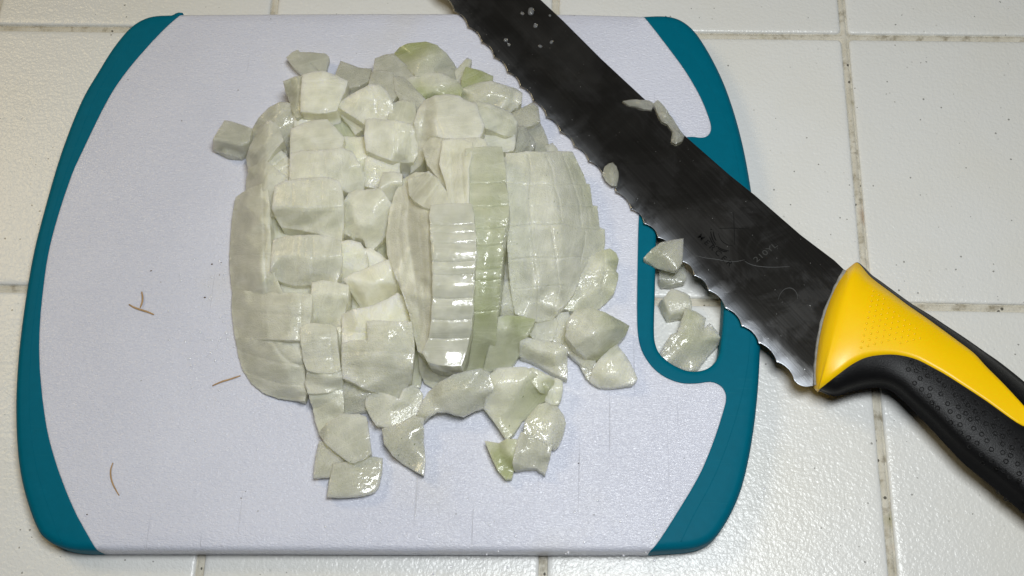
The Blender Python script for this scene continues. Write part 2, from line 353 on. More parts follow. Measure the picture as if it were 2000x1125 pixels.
LINE_R = [(153.44,1.01),(163.05,-16.32),(170.15,-32.26),(176.24,-49.46),(178.5,-66.19),(180.08,-88.41),(180.56,-109.76),(179.39,-132.14),(176.73,-146.58),(171.18,-164.15),(165.44,-177.82),(158.59,-189.54),(154.86,-197.4)]
SPINE = [(105.68,6.51),(114.61,-3.19),(129.15,-20.09),(145.09,-37.31),(158.73,-51.68),(174.62,-67.86),(183.1,-75.64),(190.9,-83.51),(198.41,-91.06),(209.16,-100.35),(212.84,-104.49)]
CUSPS = [(67.27,7.96),(72.98,0.71),(78.59,-6.22),(84.14,-13.05),(89.03,-19.58),(94.24,-26.03),(99.19,-32.18),(104.1,-38.47),(109.14,-45.12),(114.29,-51.26),(119.38,-57.11),(124.6,-63.11),(129.76,-69.03),(134.31,-75.3),(139.7,-82.08),(144.14,-87.59),(148.89,-92.84),(153.07,-97.46),(157.22,-101.85),(160.96,-106.96),(165.69,-112.39),(171.2,-118.67),(176.46,-125.05),(181.84,-130.99),(187.45,-137.56),(192.83,-143.69)]
HEEL = [(193.93,-145.08),(195.55,-145.93),(197.55,-146.06),(200.28,-145.28)]
JUNC = [(212.52,-104.45),(208.35,-111.92),(205.29,-118.9),(203.2,-124.48),(201.47,-132.72),(200.59,-138.31),(199.77,-145.78)]
STATIONS = [((212.97,-103.82),(212.71,-104.26),(-2.24,2.64),(199.75,-145.96),(199.98,-145.63),2.0),((214.85,-102.06),(214.58,-102.5),(-1.97,1.5),(200.23,-146.3),(200.46,-145.97),5.0),((217.06,-100.48),(216.78,-100.92),(-0.99,0.75),(200.89,-146.46),(201.12,-146.13),7.5),((219.34,-102.35),(218.4,-102.42),(-0.35,-0.01),(201.4,-146.27),(202.22,-147.16),8.6),((221.71,-105.17),(220.4,-105.43),(0.0,0.0),(207.23,-141.54),(205.93,-148.83),9.3),((224.46,-107.39),(222.78,-107.85),(0.0,0.0),(212.56,-137.5),(210.52,-147.49),9.6),((229.26,-111.45),(227.74,-112.08),(0.0,0.0),(217.8,-134.87),(216.14,-145.95),9.5),((234.35,-115.64),(232.8,-116.45),(0.0,0.0),(224.1,-133.83),(221.82,-145.64),9.2),((239.62,-119.25),(237.85,-120.41),(0.0,0.0),(229.11,-134.07),(225.96,-147.65),9.0),((245.13,-123.36),(242.99,-124.7),(0.0,0.0),(234.0,-135.39),(229.71,-151.75),9.0),((250.59,-127.44),(248.23,-129.13),(0.0,0.0),(238.75,-137.96),(233.41,-155.98),9.2),((256.73,-132.37),(252.79,-133.17),(0.0,0.0),(242.97,-140.53),(237.21,-160.52),9.5),((261.29,-136.03),(256.24,-137.74),(0.0,0.0),(247.59,-143.77),(240.95,-165.18),9.8),((267.96,-142.26),(261.29,-143.8),(0.0,0.0),(255.03,-149.19),(245.68,-170.76),10.0),((276.59,-151.31),(267.59,-152.17),(0.0,0.0),(263.8,-156.22),(253.24,-177.53),10.2),((284.76,-162.05),(272.48,-159.24),(0.0,0.0),(270.99,-160.64),(262.2,-185.92),10.2),((290.51,-171.6),(277.72,-168.86),(0.0,0.0),(277.32,-169.37),(270.69,-192.9),9.5),((293.83,-180.54),(283.97,-180.21),(0.0,0.0),(283.76,-180.54),(279.48,-196.92),7.0),((293.56,-187.01),(288.76,-189.73),(0.0,0.0),(288.56,-190.06),(285.99,-195.17),3.0)]
DOT_ZONE = [(217.84,-112.75),(219.66,-113.27),(233.26,-129.16),(233.74,-130.94),(231.91,-132.76),(223.57,-133.66),(216.88,-134.52),(212.43,-136.39),(214.14,-127.43)]
RING_ZONE = [(228.67,-138.49),(237.67,-143.71),(248.07,-152.6),(255.33,-159.2),(262.44,-166.04),(270.65,-175.34),(269.39,-184.23),(260.01,-184.48),(254.45,-179.01),(246.12,-169.43),(240.66,-161.24),(235.0,-153.77),(229.95,-147.36),(227.94,-142.72)]
DROPS = [((102.32,0.77),1.82,1.4,'largest water drop, near the top of the blade'),((99.04,-0.2),0.84,0.7,'small water drop left of the largest drop'),((104.23,-5.7),0.98,0.98,'round water drop just below the largest drop'),((93.24,-12.27),0.84,0.98,'left water drop nearer the wavy edge'),((94.47,-14.3),0.7,0.7,'tiny drop touching the left drop'),((106.18,-14.83),0.84,0.7,'dim water drop at the middle of the blade top'),((110.36,-12.95),0.84,0.7,'water drop nearest the spine at the top'),((109.54,-1.0),0.56,0.56,'tiny drop close to the spine beside the largest drop')]
DEBRIS = [([(-29.75,-116.27),(-29.03,-118.57),(-28.95,-120.29),(-29.37,-122.2)],0.43,'short upright brown root scrap standing on the longer scrap'),([(-33.69,-120.96),(-31.72,-122.06),(-28.89,-122.96),(-26.45,-123.66),(-24.34,-124.57)],0.46,'longer tan root scrap lying crosswise under the short one'),([(-0.68,-149.71),(2.08,-148.2),(5.09,-147.23),(8.41,-145.88)],0.39,'straight straw coloured root sliver left of the lower onion slab'),([(-30.04,-176.79),(-30.41,-178.68),(-30.29,-180.38),(-29.59,-182.57),(-28.39,-184.73),(-26.24,-187.54)],0.36,'curved tan root hair near the lower left corner of the board')]
SPECKS = [((-27.93,-108.09),0.27),((-23.85,-112.29),0.13),((-6.75,-105.11),0.27),((-7.59,-117.73),0.27),((-3.57,-104.46),0.18),((-48.62,-30.13),0.18),((-6.28,-33.99),0.18),((-25.66,-47.52),0.18),((-3.5,-109.15),0.18),((-35.74,-193.96),0.22),((13.65,-187.32),0.18),((122.36,-173.05),0.18),((14.89,-185.11),0.13)]
MERCER = ((162.38,-92.39),(173.26,-103.62))
MODEL = ((182.4,-101.9),(190.25,-95.36))
EMBLEM = [[(175.47,-82.65),(175.41,-88.8),(175.33,-95.27)],[(170.09,-89.1),(175.41,-88.8),(180.52,-89.1)],[(169.85,-90.88),(170.63,-93.8),(172.69,-95.32),(174.79,-95.67)],[(167.22,-90.34),(167.66,-93.08),(168.82,-95.4)],[(168.1,-90.32),(168.39,-92.47),(169.05,-93.83)],[(168.8,-95.79),(170.87,-97.11),(173.31,-97.64)],[(166.8,-92.31),(167.45,-94.25),(168.45,-95.79)],[(169.48,-96.75),(171.19,-97.88),(172.6,-97.85)],[(167.25,-89.35),(167.59,-89.74)]]
SCRATCH = [[(178.58,-101.4),(180.28,-102.52),(183.21,-103.23),(188.07,-103.51),(193.84,-103.01)],[(160.62,-99.25),(164.62,-100.33),(168.99,-100.82),(174.2,-101.87),(178.61,-100.82)],[(189.17,-115.41),(190.0,-112.95),(192.0,-111.03),(194.25,-110.98),(195.69,-112.83),(195.73,-115.08)]]
WHOLE = {'centre_slab': ('onion_slab', 'onion slab', 'tall ribbed half onion slab standing in the centre, glossy grey and green side by side'), 'right_slab': ('onion_slab', 'onion slab', 'onion slab lying flat beside the knife, cut grid face up with stepped right edge'), 'left_slab': ('onion_slab', 'onion slab', 'long ribbed outer onion slab forming the left edge of the heap'), 'ribbed_column': ('onion_slab', 'onion slab', 'narrow stepped onion column at the lower left of the heap')}

# ------------------------------------------------------------------ the tiled counter
PITCH, TILE = 111.5, 108.7
counter = tag(empty('tiled_countertop'), kind='structure')
rows = []
def grout_sheet():
    V = []; F = []
    xs = sorted([i * PITCH + d for i in range(-3, 6) for d in (-2.6, -1.2, -.7, 0, .7, 1.2, 2.6)] + [i * PITCH + PITCH * f for i in range(-3, 5) for f in np.linspace(.06, .94, 40)])
    ys = sorted([-i * PITCH + d for i in range(-3, 6) for d in (-2.6, -1.2, -.7, 0, .7, 1.2, 2.6)] + [-i * PITCH + PITCH * f for i in range(-3, 5) for f in np.linspace(.06, .94, 40)])
    for y in ys:
        for x in xs:
            ex_ = min(abs((x + PITCH / 2) % PITCH - PITCH / 2), abs((y + PITCH / 2) % PITCH - PITCH / 2)); z = -.75 - (.75 if .9 < ex_ < 1.5 else 0) + .30 * noise.noise(Vector((x * .25, y * .25, 0))) + .22 * noise.noise(Vector((x * .9, y * .9, 4)))
            V.append((x, y, z))
    n = len(xs)
    for j in range(len(ys) - 1):
        for i in range(n - 1): F.append((j * n + i, j * n + i + 1, (j + 1) * n + i + 1, (j + 1) * n + i))
    return V, F
V, F = grout_sheet(); g = mesh_obj('grout', V, F, M_GROUT, counter, origin=np.zeros(3))
def tile_mesh():
    prof = [(0, -5.0), (0, -.9), (.15, -.5), (.5, -.22), (1.1, -.08), (2.0, -.02), (4.0, 0)]
    h = TILE / 2; V = []; F = []; n = 12; ring0 = None
    def ring(ins, z):
        a = h - ins; rr = max(1.6 - ins * .4, .3); pts = []
        for cx, cy, a0 in ((1, 1, 0), (-1, 1, 90), (-1, -1, 180), (1, -1, 270)):
            for q in range(4):
                t = math.radians(a0 + 30 * q); pts.append((cx * (a - rr) + rr * math.cos(t), cy * (a - rr) + rr * math.sin(t), z))
            nx = {0: (-1, 1), 90: (-1, -1), 180: (1, -1), 270: (1, 1)}[a0]; p = pts[-1]
            q2 = {0: (-(a - rr), a), 90: (-a, -(a - rr)), 180: (a - rr, -a), 270: (a, a - rr)}[a0]
            for s in range(1, n): pts.append((p[0] + (q2[0] - p[0]) * s / n, p[1] + (q2[1] - p[1]) * s / n, z))
        return pts
    for ins, z in prof:
        r = ring(ins, z); k = len(V); V += r; m = len(r)
        if ring0 is not None:
            for i in range(m): F.append((ring0 + i, ring0 + (i + 1) % m, k + (i + 1) % m, k + i))
        ring0 = k
    F.append(tuple(range(ring0, len(V))))
    return V, F
tv, tf = tile_mesh(); tile_me = None
for j in range(-3, 5):
    for i in range(-3, 5):
        V = [(x + .10 * noise.noise(Vector((x * .12 + i * 7, y * .12 + j * 9, 1))), y + .10 * noise.noise(Vector((x * .12 + i * 7, y * .12 + j * 9, 6))), z) for x, y, z in tv]
        V = [(x + (i + .5) * PITCH, y - (j + .5) * PITCH, z) for x, y, z in V]
        o = mesh_obj('tile', V, tf, M_TILE, counter, origin=np.array([(i + .5) * PITCH, -(j + .5) * PITCH, -5.0]))
        o.rotation_euler = (random.uniform(-.0012, .0012), random.uniform(-.0012, .0012), random.uniform(-.002, .002))

# ------------------------------------------------------------------ the cutting board
ZT, ZU = 10.0, 1.6
def rim(d, r): return np.where(d < r, r - np.sqrt(np.maximum(r * r - (r - d) ** 2, 0)), 0)
board = tag(empty('cutting_board', (.078, -.105, ZU * S)), 'white plastic cutting board with teal rubber grip ends lying on the tiles', 'cutting board')
def sm(poly, it=2, closed=False):
    a = np.asarray(poly, float)
    for _ in range(it):
        o = [] if closed else [a[0]]
        n = len(a) if closed else len(a) - 1
        for i in range(n):
            s, e = a[i], a[(i + 1) % len(a)]; o += [s * .75 + e * .25, s * .25 + e * .75]
        if not closed: o.append(a[-1])
        a = np.array(o)
    return a
tl_in, tl_out, r_in, r_out, hole = sm(TL_IN), sm(TL_OUT), sm(R_IN), sm(R_OUT), sm(HOLE, 2, True)
panel = np.vstack([np.array(BW_TOP), r_in[1:-1], np.array(BW_BOT), tl_in[::-1][1:-1]])
o2 = resample(panel, 2.5); V2, F = fill(o2, [], 4.0, [.3, .9, 1.8])
d = np.minimum(seg_dist(V2, BW_TOP, False), seg_dist(V2, BW_BOT, False)); P = np.column_stack([V2, ZT - rim(d, 2.2)])
V, F = solid(P, F, np.full(len(P), ZU)); mesh_obj('cutting_surface', V, F, M_BOARD, board)
def cap(name, inner, outer, holes, line):
    o2 = resample(np.vstack([inner, outer[::-1][1:-1]]), 1.5); hs = [resample(x, 1.5) for x in holes]
    V2, F = fill(o2, hs, 3.0, [.12, .3, .8, 1.6, 2.6])
    z = ZT + .28 - rim(seg_dist(V2, outer, False), 2.8) - rim(seg_dist(V2, inner, False), .28)
    for x in hs: z = z - rim(seg_dist(V2, x), 1.3)
    V, F = solid(np.column_stack([V2, z]), F, np.full(len(V2), ZU - .1)); o = mesh_obj(name, V, F, M_TEAL, board)
    l = sm(line, 2); tv_, tf_ = tube(np.column_stack([l, np.full(len(l), ZT + .22)]), .17, 6, .8); mesh_obj('mould_line', tv_, tf_, M_TEAL, o if False else board)
    return o
cap('grip_end', tl_in, tl_out, [], LINE_L); cap('grip_end', r_in, r_out, [hole], LINE_R)

# ------------------------------------------------------------------ the knife
knife = tag(empty('bread_knife', (.235, -.115, .0017)), 'bread knife with wavy edged steel blade and yellow and black handle across the board', 'knife')
cus = np.array(CUSPS); spine = np.array(SPINE)
ax = cus[-1] - cus[0]; ax /= np.linalg.norm(ax); up = np.array([-ax[1], ax[0]])
if (spine[3] - cus[12]) @ up < 0: up = -up
edge = []
for a, b in zip(cus[:-1], cus[1:]):
    for t in np.linspace(0, 1, 8, endpoint=False):
        edge.append(a + (b - a) * t + up * 1.25 * (math.sin(math.pi * t) ** .8))
edge.append(cus[-1])
heel = sm(np.vstack([cus[-1:], HEEL]), 2)[1:]
L1 = 62.0                                                           # the rest of the blade, beyond the top of the picture
tip = [spine[0] - ax * t for t in np.linspace(L1 - 8, 8, 7)]
e0 = cus[0]; tipedge = [e0 - ax * t for t in np.linspace(0, L1 - 14, 12)][1:]
rnd_ = sm([tipedge[-1], tipedge[-1] - ax * 10 + up * 2, spine[0] - ax * (L1 + 2) - up * 8, tip[0]], 2)[1:-1]
inn = [JUNC[-1] + (np.array(JUNC[3]) - JUNC[-1]) * .3 + ax * 6, np.array(JUNC[3]) + ax * 9, np.array(JUNC[1]) + ax * 9]
loop = np.vstack([np.array(edge), heel, inn, [spine[-1] + ax * 5 - up * .8], spine[::-1], tip[::-1], rnd_, tipedge[::-1]])
o2 = resample(loop, 1.4); V2, F = fill(o2, [], 4.0, [.15, .5, 1.2, 2.4, 4.0])
cl = np.vstack([tipedge[::-1], np.array(edge), heel]); de = seg_dist(V2, cl, False); ds = seg_dist(V2, np.vstack([tip, spine]), False)
cl2 = cl; zt = 12.6 - .30 * np.maximum(0, 1 - de / 6.5) ** 1.3 - rim(ds, .25)
V, F = solid(np.column_stack([V2, zt]), F, np.where(de < 1.5, zt - .06 - 1.2 * de, 10.75))
bev = np.exp(-(seg_dist(V[:, :2], cl, False) / 4.2) ** 2)
blade = mesh_obj('blade', V, F, M_STEEL, knife, smooth=False, attrs={'bevel': ('FLOAT', bev)})
ang = math.atan2(ax[1], ax[0])
R2 = Matrix.Rotation(-ang, 4, 'Z'); blade.data.transform(R2); blade.rotation_euler = (0, 0, ang)
for pl in blade.data.polygons: pl.use_smooth = abs(pl.normal.z) > .5
jn = sm(JUNC, 2); rr = [.75 + .45 * noise.noise(Vector((p[0] * .5, p[1] * .5, 3))) for p in jn]
tv_, tf_ = tube(np.column_stack([jn - ax * .3, np.full(len(jn), 12.75)]), rr, 8, .7); mesh_obj('glue_seam', tv_, tf_, M_SEAM, knife)
def flat_text(name, body, pa, pb, size, m, bold=0.0):
    cu = bpy.data.curves.new(name, 'FONT'); cu.body = body; cu.size = 1; cu.extrude = 0; cu.offset = bold
    t = bpy.data.objects.new(name, cu); col.objects.link(t)
    bpy.context.view_layer.update(); me = bpy.data.meshes.new_from_object(t.evaluated_get(bpy.context.evaluated_depsgraph_get())); bpy.data.objects.remove(t)
    co = np.array([v.co[:] for v in me.vertices]); w = co[:, 0].max(); hgt = co[:, 1].max()
    a, b = np.array(pa), np.array(pb); L = np.linalg.norm(b - a); u = (b - a) / L; v = np.array([-u[1], u[0]])
    pts = [(*(a + u * c[0] * L / w + v * c[1] * size / hgt), 12.63) for c in co]
    fs = [tuple(p.vertices) for p in me.polygons]
    return mesh_obj(name, pts, fs, m, knife, smooth=False)
flat_text('maker_lettering', 'M E R C E R', *MERCER, 2.0, M_ETCH, .012)
flat_text('model_lettering', '210YL', MODEL[0], MODEL[1], 1.9, M_FAINT)
def stroke(p, w, z): 
    l = sm(p, 2); n = len(l); rad = [w * (.35 + .65 * math.sin(math.pi * (i + .5) / n)) for i in range(n)]
    return tube(np.column_stack([l, np.full(n, z)]), rad, 5, .12)
v_, f_ = join([stroke(e, .13 if i < 3 else .26, 12.63) for i, e in enumerate(EMBLEM)]); mesh_obj('maker_emblem', v_, f_, M_ETCH, knife, smooth=False)
v_, f_ = join([stroke(e, .14, 12.62) for e in SCRATCH]); mesh_obj('scratch', v_, f_, M_SCR, knife, smooth=False)

def handle():
    ZC = 11.5; st = STATIONS; rowsP = []
    keys = [np.concatenate([np.array(s[0]), s[1], s[2], s[3], s[4], [s[5]]]) for s in st]
    fine = []
    for i in range(len(keys) - 1):
        p0, p1, p2, p3 = keys[max(i - 1, 0)], keys[i], keys[i + 1], keys[min(i + 2, len(keys) - 1)]
        for t in np.linspace(0, 1, 4, endpoint=False):
            fine.append(.5 * ((2 * p1) + (-p0 + p2) * t + (2 * p0 - 5 * p1 + 4 * p2 - p3) * t * t + (-p0 + 3 * p1 - 3 * p2 + p3) * t ** 3))
    fine.append(keys[-1])
    NU, NY, NL = 4, 10, 9
    G = []; kind = []
    for k in fine:
        U, Yu, Mo, Yl, L, h = k[0:2], k[2:4], k[4:6], k[6:8], k[8:10], k[10]
        tot = np.linalg.norm(L - U); wU = max(np.linalg.norm(Yu - U) / tot, 1e-4); wL = max(np.linalg.norm(L - Yl) / tot, 1e-4)
        sv = list(np.linspace(0, wU, NU, endpoint=False)) + list(np.linspace(wU, 1 - wL, NY, endpoint=False)) + list(1 - wL * np.cos(np.linspace(0, math.pi / 2, NL + 1)))
        r = []
        for s in sv:
            if s <= wU: p = U + (Yu - U) * s / wU
            elif s <= 1 - wL: p = Yu + (Yl - Yu) * (s - wU) / max(1 - wL - wU, 1e-6)
            else: p = Yl + (L - Yl) * (s - 1 + wL) / wL
            p = p + Mo * 4 * s * (1 - s)
            pr = max(0, 1 - abs(2 * s - 1) ** 2.5) ** .52
            zt = ZC + h * pr
            # keep the point where it is seen: slide it along the sight line to its height
            e = E[:2] + (p - E[:2]) * (E[2] - zt) / (E[2] - ZC)
            r.append((e[0], e[1], zt, p[0], p[1], ZC - h * .97 * pr))
        G.append(r)
    G = np.array(G); nr, nc = G.shape[:2]; iu, il = NU, NU + NY
    def shell(c0, c1, off, last=None):
        H = G[:last]; nr = len(H)
        T = H[:, c0:c1 + 1, :3].copy(); T[:, :, 2] += off; Bt = H[:, c0:c1 + 1, 3:].copy(); Bt[:, :, 2] -= off
        m = c1 - c0 + 1
        if off:   # widen a touch so that the lighter skin stands proud
            for A in (T, Bt):
                dv = A[:, -1, :2] - A[:, 0, :2]; dv /= np.maximum(np.linalg.norm(dv, axis=1), 1e-6)[:, None]; A[:, -1, :2] += dv * off * .5; A[:, 0, :2] -= dv * off * .5
        V = np.vstack([T.reshape(-1, 3), Bt.reshape(-1, 3)]); n = nr * m; F = []
        for i in range(nr - 1):
            for j in range(m - 1):
                a = i * m + j; F += [(a, a + 1, a + m + 1, a + m), (n + a, n + a + m, n + a + m + 1, n + a + 1)]
            a = i * m; F.append((a, a + m, n + a + m, n + a)); a = i * m + m - 1; F.append((a, n + a, n + a + m, a + m))
        for i in (0, nr - 1):
            for j in range(m - 1): a = i * m + j; F.append((a, n + a, n + a + 1, a + 1))
        return V, F
    V, F = shell(0, nc - 1, 0.0); body = mesh_obj('handle_grip', V, F, M_BLACK, knife)
    V, F = shell(iu, il, .30, 4 * 15 + 2); bol = mesh_obj('handle_bolster', V, F, M_YELLOW, knife)
    sharpen = lambda o: None
    T = G[:, :, :3]
    def surf(p):
        d = np.hypot(T[:, :, 0] - p[0], T[:, :, 1] - p[1]); i, j = np.unravel_index(d.argmin(), d.shape)
        i0, i1, j0, j1 = max(i - 1, 0), min(i + 1, nr - 1), max(j - 1, 0), min(j + 1, nc - 1)
        a = T[i1, j] - T[i0, j]; b = T[i, j1] - T[i, j0]; n = np.cross(a, b); n /= np.linalg.norm(n)
        if n[2] < 0: n = -n
        z = T[i, j, 2] - (n[0] * (p[0] - T[i, j, 0]) + n[1] * (p[1] - T[i, j, 1])) / max(n[2], .2)
        return np.array([p[0], p[1], z]), n
    def frame(n):
        u = np.cross(n, (0, 1., 0)); u /= np.linalg.norm(u); return u, np.cross(n, u)
    # raised dots on the yellow thumb rest
    zone = np.array(DOT_ZONE); lo, hi = zone.min(0), zone.max(0); a = np.array([1.62, -1.42]); b = np.array([-.62, -2.1]); dots = []
    cand = [zone[0] + a * i + b * j for i in range(-20, 30) for j in range(-20, 30)]; cand = np.array(cand); cand = cand[inside(cand, zone)]
    for p in cand:
        c, n = surf(p); c = c + n * .22; u, v = frame(n); vs = []; fs = []
        for rr_, hh in ((.46, 0), (.36, .20), (.18, .30)):
            for q in range(8): t = q * math.pi / 4; vs.append(c + rr_ * (math.cos(t) * u + math.sin(t) * v) + n * hh)
        vs.append(c + n * .33)
        for l in range(2):
            for q in range(8): fs.append((l * 8 + q, l * 8 + (q + 1) % 8, (l + 1) * 8 + (q + 1) % 8, (l + 1) * 8 + q))
        for q in range(8): fs.append((16 + q, 16 + (q + 1) % 8, 24))
        fs.append(tuple(reversed(range(8)))); dots.append((vs, fs))
    v_, f_ = join(dots); tag(mesh_obj('grip_dots', v_, f_, M_YELLOW, knife), kind='stuff')
    # small raised rings on the black underside grip
    zone = np.array(RING_ZONE); lo, hi = zone.min(0), zone.max(0); pts = []
    for _ in range(6000):
        p = lo + rng.random(2) * (hi - lo)
        if inside(p[None], zone)[0] and all(np.hypot(*(p - q)) > 2.25 for q in pts): pts.append(p)
    rings = []
    for p in pts:
        c, n = surf(p); u, v = frame(n); vs = []; fs = []; A, Bm = 12, 5
        for q in range(A):
            t = 2 * math.pi * q / A; rad = math.cos(t) * u + math.sin(t) * v
            for w in range(Bm): s = 2 * math.pi * w / Bm; vs.append(c + rad * (.62 + .17 * math.cos(s)) + n * (.17 * math.sin(s)))
        for q in range(A):
            for w in range(Bm): fs.append((q * Bm + w, q * Bm + (w + 1) % Bm, (q + 1) % A * Bm + (w + 1) % Bm, (q + 1) % A * Bm + w))
        rings.append((vs, fs))
    v_, f_ = join(rings); tag(mesh_obj('grip_rings', v_, f_, M_BLACK, knife), kind='stuff')
handle()

# ------------------------------------------------------------------ the onion
ROOTS = {}
def piece(*a, L=None, name='onion_piece', cat='onion piece', part=None, t=8, tone=.5, wet=.2, clear=0, ang=90, r=.13, rag=1, sm=1.0, base=0, tick=0, shine=0, grow=1, soft=1):
    o, inner, gr = a
    f4 = lambda q: np.array([(*p, 0.0) if len(p) == 3 else p for p in q], float).reshape(-1, 4)
    oc, ic = f4(o), f4(inner)
    if len(ic) and base < 1:   # an edge only a little lower than the face beside it is a crisp rim, not a slope
        for q in oc:
            w = ic[np.argmin(np.hypot(ic[:, 0] - q[0], ic[:, 1] - q[1])), 2]
            if 0 < w - q[2] < 4.2:
                z1 = q[2] + (w - q[2]) * .72; q[:2] = E[:2] + (q[:2] - E[:2]) * (E[2] - z1) / (E[2] - q[2]); q[2] = z1
    ctrl = np.vstack([oc, ic]); D = plan(ctrl[:, :3]); no = len(oc)
    edges = [(k, (k + 1) % no) for k in range(no)]
    dil = D[:no].copy(); tg = np.roll(dil, -1, 0) - np.roll(dil, 1, 0); tg /= np.hypot(*tg.T)[:, None]
    dil += np.column_stack([tg[:, 1], -tg[:, 0]]) * ((1 if area(dil) > 0 else -1) * grow * np.clip(.25 + (oc[:, 2] - ZT - 3) * .07, .25, .85))[:, None]
    loop = resample(dil, .6, True, .16 * rag)
    crease = []
    if len(ic):
        cv, ce, _, _, _, _ = delaunay_2d_cdt([Vector(p) for p in np.vstack([dil, D[no:]])], edges, [], 0, 1e-6)
        for a_, b_ in ce:
            if (a_ >= no or b_ >= no):
                p_, q_ = np.array(cv[a_]), np.array(cv[b_]); m_ = max(2, int(np.hypot(*(q_ - p_)) / .45))
                crease += [p_ + (q_ - p_) * k / m_ for k in range(m_ + 1)]
    ex = None
    if crease:
        ex = np.array(crease); ex = ex[inside(ex, loop)]
        if len(ex): ex = ex[seg_dist(ex, loop) > r * 1.3]
    gp_ = []
    for pts, dep, wid, zm in gr:   # mesh points along every knife line so that it stays sharp
        gl = resample(plan([(x, y, zm) for x, y in pts]), .5, False)
        tg_ = np.gradient(gl, axis=0); tg_ /= np.maximum(np.hypot(*tg_.T), 1e-9)[:, None]; nr_ = np.column_stack([-tg_[:, 1], tg_[:, 0]])
        gp_ += [gl, gl + nr_ * wid * .8, gl - nr_ * wid * .8]
    if gp_:
        gp_ = np.vstack(gp_); gp_ = gp_[inside(gp_, loop)]; gp_ = gp_[seg_dist(gp_, loop) > r * 1.5] if len(gp_) else gp_
        if len(gp_): ex = gp_ if ex is None or not len(ex) else np.vstack([ex, gp_])
    V2, F = fill(loop, [], .66, [r * .18, r * .5, r], ex if ex is not None and len(ex) else None)
    q = D[:no]
    Dg = D.copy(); Dg[:no] = dil; D = Dg
    vals = tri_interp(D, ctrl[:, 2:4], edges, V2)
    bad = np.isnan(vals[:, 0])
    if bad.any():
        for k in np.where(bad)[0]: vals[k] = ctrl[np.argmin(np.hypot(*(D - V2[k]).T)), 2:4]
    acc = vals.copy(); cnt = np.ones(len(V2))
    for rr_, nn in ((.5, 6), (1.0, 10)):
        for k in range(nn):
            th = k * 2 * math.pi / nn; w = tri_interp(D, ctrl[:, 2:4], edges, V2 + .95 * rr_ * min(sm, 1.3) * np.array([math.cos(th), math.sin(th)])); g = ~np.isnan(w[:, 0])
            acc[g] += w[g]; cnt[g] += 1
    vals = acc / cnt[:, None]; z = vals[:, 0].copy(); d = seg_dist(V2, loop)
    if not part and base < 1:   # knife cut faces are flat: level the top of each loose piece
        hz = np.percentile(z, 97) - z; z = np.where(hz > 0, z + hz - hz * hz / (hz + 1.1), z)
    z -= rim(np.minimum(d, r), r)
    seed = random.random() * 50
    amp = np.clip(d / 1.2, 0, 1)
    z += amp * np.array([(.07 * noise.noise(Vector((p[0] * .28, p[1] * .28, seed))) + .035 * noise.noise(Vector((p[0] * .9, p[1] * .9, seed)))) for p in V2])
    for pts, dep, wid, zm in gr:
        gp = plan([(x, y, zm) for x, y in pts]); gd = seg_dist(V2, gp, False); z -= soft * dep * np.exp(-(gd / (wid * .8)) ** 2)
    zb0 = ZT + base
    z = np.maximum(z, zb0 + .12)
    P = unplan(V2, z); zb = np.minimum(np.maximum(z - t, zb0 + .02), z - .1)
    V, F = solid(P, F, zb, .04)
    V, F = compact(V, F)
    # attributes
    dd = plan(V); c, s = math.cos(math.radians(ang)), math.sin(math.radians(ang)); off = rng.uniform(-200, 200, 3)
    grain = np.column_stack([dd[:, 0] * c + dd[:, 1] * s, -dd[:, 0] * s + dd[:, 1] * c, V[:, 2]]) + off
    gg = np.zeros(len(V)); pg = vals[:, 1]
    from_ = {}
    if ctrl[:, 3].any():
        w = tri_interp(D, ctrl[:, 3:4], edges, dd)[:, 0]
        for k in np.where(np.isnan(w))[0]: w[k] = ctrl[np.argmin(np.hypot(*(D - dd[k]).T)), 3]
        gg = w
    at = {'grain': ('FLOAT_VECTOR', grain), 'green': ('FLOAT', gg)}
    if part:
        root, pn = part
        if root not in ROOTS:
            nm, ct, lb = WHOLE[root]; e = empty(nm, ((V[:, 0].mean()) * S, V[:, 1].mean() * S, ZT * S)); ROOTS[root] = tag(e, lb, ct, 'onion slabs still holding together')
        ob = mesh_obj(pn, V, F, M_ONION, ROOTS[root], attrs=at)
    else:
        ob = mesh_obj(name, V, F, M_ONION, attrs=at)
        tag(ob, L, cat, {'onion_slab': 'onion slabs still holding together', 'onion_piece': 'loose chopped onion pieces'}.get(name, 'onion scraps stuck to the blade'))
    ob['tone'] = float(tone); ob['wet'] = float(wet); ob['clear'] = float(clear); ob['shine'] = float(shine); ob['depth'] = 1.6 if part else 3.6; ob['tick'] = float(tick)
    return ob
piece(
  [(11.5,-21.3,13.0),(13.69,-19.9,14.0),(15.33,-18.97,14.0),(16.46,-20.54,15.0),(21.3,-20.7,15.0),(25.91,-20.41,14.0),(27.14,-21.08,13.0),(26.52,-24.7,13.0),(25.96,-26.75,12.0),(22.11,-28.8,13.0),(17.99,-27.99,12.0),(13.99,-24.65,13.0)],
  [(19.95,-24.53,16.0),(22.21,-26.08,15.0),(24.42,-23.13,15.0)],
  [([(20.94,-23.93),(23.1,-26.37),(24.81,-28.14)],0.7,0.5,13.42)],
  t=3, tone=0.05, clear=1, ang=20, soft=0.6, name='onion_piece', cat='onion piece', L='thin grey translucent onion flake alone above the top of the heap')
